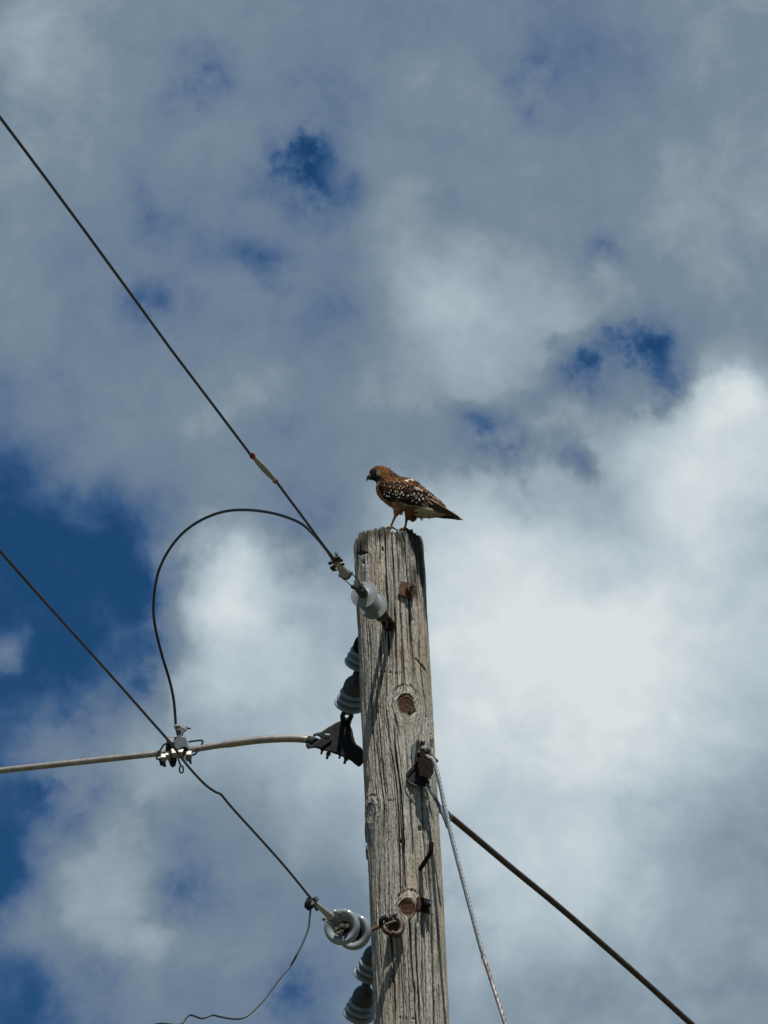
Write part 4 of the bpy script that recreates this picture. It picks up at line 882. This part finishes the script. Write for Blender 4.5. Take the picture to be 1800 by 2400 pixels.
# near wing
def wing(far=False):
    wf = Feathers(); lf = (4, 14); off = 8
    def row(pts, n, ang, ln, wd, col, tip, tipf, lift, spread=.0, **kw):
        for k in range(n):
            f = k / (n - 1) * (len(pts) - 1); i = min(int(f), len(pts) - 2); tt = f - i
            x = pts[i][0] * (1 - tt) + pts[i + 1][0] * tt + random.uniform(-11, 11); y = pts[i][1] * (1 - tt) + pts[i + 1][1] * tt + random.uniform(-10, 10)
            a_ = ang[0] + (ang[1] - ang[0]) * k / (n - 1) + random.uniform(-.06, .06)
            rr_ = random.random(); tp_ = tip * random.uniform(.6, 1.15) if rr_ > .45 else (CRM * .7 if rr_ > .25 else col * 1.8)
            wf.add(x, y, a_, ln * random.uniform(.85, 1.35), wd * random.uniform(.9, 1.35), col * random.uniform(.6, 1.5), tp_, tipf * random.uniform(.5, 1.6), lift=lift, far=far, **kw)
    # flight feathers lowest in the stack, coverts above them
    for k in range(9):
        a_ = .44 + k * .012; wf.add(760 + k * 20, 610 - k * 8 + 10, a_, 470 + k * 18 - (8 - k) * 22, 24, DB * (1 + .8 * (k % 2)), WHT * .9, .045, lift=(12, 14 + 3 * k), far=far, edge=BUF * .7, base_d=(-1 if far else 1) * (165 - k * 4), end_d=(-1 if far else 1) * (75 - k * 5), rows=14)
    row([(560,575),(640,620),(720,635),(800,640)], 8, (.22, .16), 190, 24, DB * .8, WHT * .8, .04, (10, 18), edge=DB2 * 1.3, rows=10)
    row([(700,560),(800,585),(900,600),(960,600)], 8, (.24, .42), 210, 22, DB, CRM, .03, (14, 22), edge=CRM * .7, rows=10)
    row([(420,560),(500,585),(600,590),(700,595),(800,600)], 10, (.5, .2), 80, 20, DB * .7, WHT * .8, .14, (16, 26))
    row([(390,520),(480,545),(560,560),(660,570),(760,580),(860,590),(930,600)], 17, (.6, .25), 66, 17, DB, WHT, .20, (18, 30))
    row([(375,470),(460,500),(560,520),(660,530),(760,545),(860,560),(960,570)], 18, (.6, .3), 62, 17, DB, WHT, .22, (20, 33))
    row([(370,440),(460,465),(560,480),(660,490),(760,505),(860,525),(960,545),(1040,565)], 18, (.6, .4), 60, 18, DB, WHT * .9, .2, (22, 35))
    row([(370,410),(460,425),(560,440),(660,455),(760,470),(860,490),(960,510)], 16, (.55, .5), 62, 19, DB2, BUF, .18, (24, 37))
    row([(390,385),(470,390),(560,400),(660,415),(760,430),(860,455),(940,480),(1010,520)], 16, (.5, .62), 64, 20, DB2, CRM * .9, .16, (24, 37))
    row([(430,365),(520,365),(620,375),(700,385),(790,395),(870,430),(940,470)], 14, (.4, .62), 60, 20, RUF2, BUF * .8, .18, (24, 35))
    row([(480,335),(560,335),(640,345),(720,355),(790,370)], 11, (.4, .5), 60, 20, RUF2 * .8, RUF, .2, (20, 30))
    row([(980,545),(1040,575),(1090,605)], 5, (.50, .58), 105, 22, DB, WHT * .8, .07, (18, 24), edge=CRM * .6)
    row([(1000,585),(1060,610),(1110,640),(1150,668)], 6, (.52, .60), 130, 20, DB, WHT * .8, .06, (16, 18), edge=DB2 * 1.6)
    # the white scapular patch
    for k in range(14):
        wf.add(random.uniform(700, 815), random.uniform(342, 372) + 0, random.uniform(.1, .5), random.uniform(35, 55), 13, WHT * .9, WHT, .4, lift=(30, 38), far=far)
    for k in range(12):
        x = random.uniform(820, 920); wf.add(x, 450 + (x - 820) * .35 + random.uniform(-12, 12), random.uniform(.4, .7), 40, 9, WHT * .85, CRM, .4, lift=(38, 42), far=far)
    return wf.build('wing', hawk)
wing(False); wing(True)
# tail
tf = Feathers()
for k in range(10):
    f = k / 9; x = 985 + 30 * f; y = 800 - 95 * f
    tf.add(x, y, math.atan2(882 - 14 * f - y, 1450 - x), 445 + 40 * f if k > 3 else 290 + 42 * k, 22, DB * .8, WHT * .55, .03, base_d=-40 + 100 * f, end_d=-45 + 55 * f, bars=9 if k % 2 else None, edge=BLK, rows=14, lift=(0, 2))
for k in range(5):
    tf.add(955 + k * 12, 842 - k * 5, -.03 - .03 * k, 290 + k * 14, 11, BLK, BLK, .1, base_d=-60 + k * 6, end_d=-60 + k * 6, rows=9)
for k in range(40):
    x = random.uniform(900, 1150); wf_y = 700 + (x - 900) * .28 + random.uniform(0, 95) * (1 - (x - 900) / 420)
    tf.add(x, wf_y, random.uniform(.15, .35), random.uniform(60, 95), 16, CRM * random.uniform(.8, 1.1), CRM, .3, lift=(4, 8), rows=5)
tf.build('tail', hawk)
# beak, eye, feet
bkm = mat('beak_horn', (.02, .02, .022), .3, scale=50); cer = mat('cere_skin', (.16, .14, .05), .5, scale=60)
def chain(pts, name, m, parent, seg=16, sc=1.0):
    P = [hz(x, y, t_ * MU) for x, y, t_, r in pts]; return MB().tube(P, [r * MU for *_, r in pts], seg).build(name, m, parent)
bk_ = chain([(275,308,0,34),(258,312,0,30),(243,320,0,23),(231,335,0,16),(223,352,0,10),(220,368,0,6),(219,384,0,1.5)], 'beak', bkm, hawk)
chain([(285,308,0,35),(268,310,0,33),(256,313,0,30),(250,316,0,27.5)], 'cere', cer, bk_)
chain([(285,345,0,18),(262,346,0,14),(243,348,0,8),(234,350,0,3)], 'lower_mandible', bkm, bk_)
em = mat('dark_eye', (.02, .008, .004), .08, scale=50, coat=1.0)
for sg in (1, -1):
    e_ = front(325, 236, sg < 0); MB().sphere(hz(325, 236, (e_ * .93) * MU), 13 * MU, 16).build('eye', em, hawk)
fm = mat('yellow_scaled_foot', (.36, .24, .06), .55, scale=120, bump=.0006, col2=(.18, .12, .05)); tm = mat('talon', (.01, .01, .01), .3, scale=60)
for (x, y, td) in ((528, 985, 46), (710, 1012, 0)):
    b0 = hz(x, y, td * MU); b0z = Vector((b0.x, b0.y, max(b0.z, ZT + .004)))
    for ang, l_ in ((150, .022), (195, .024), (235, .020), (10, .018)):
        dv = Vector((math.cos(R_(ang)), math.sin(R_(ang)), 0)); p1 = b0z + dv * l_ * .5 + Vector((0, 0, .003)); p2 = b0z + dv * l_ + Vector((0, 0, -.003))
        tt = MB().tube([b0z + Vector((0, 0, .004)), p1, p2], [.0045, .0038, .003], 10).build('toe', fm, hawk)
        MB().tube([p2, p2 + dv * .006 + Vector((0, 0, -.002)), p2 + dv * .009 + Vector((0, 0, -.008))], [.0026, .0018, .0004], 8).build('talon', tm, tt)
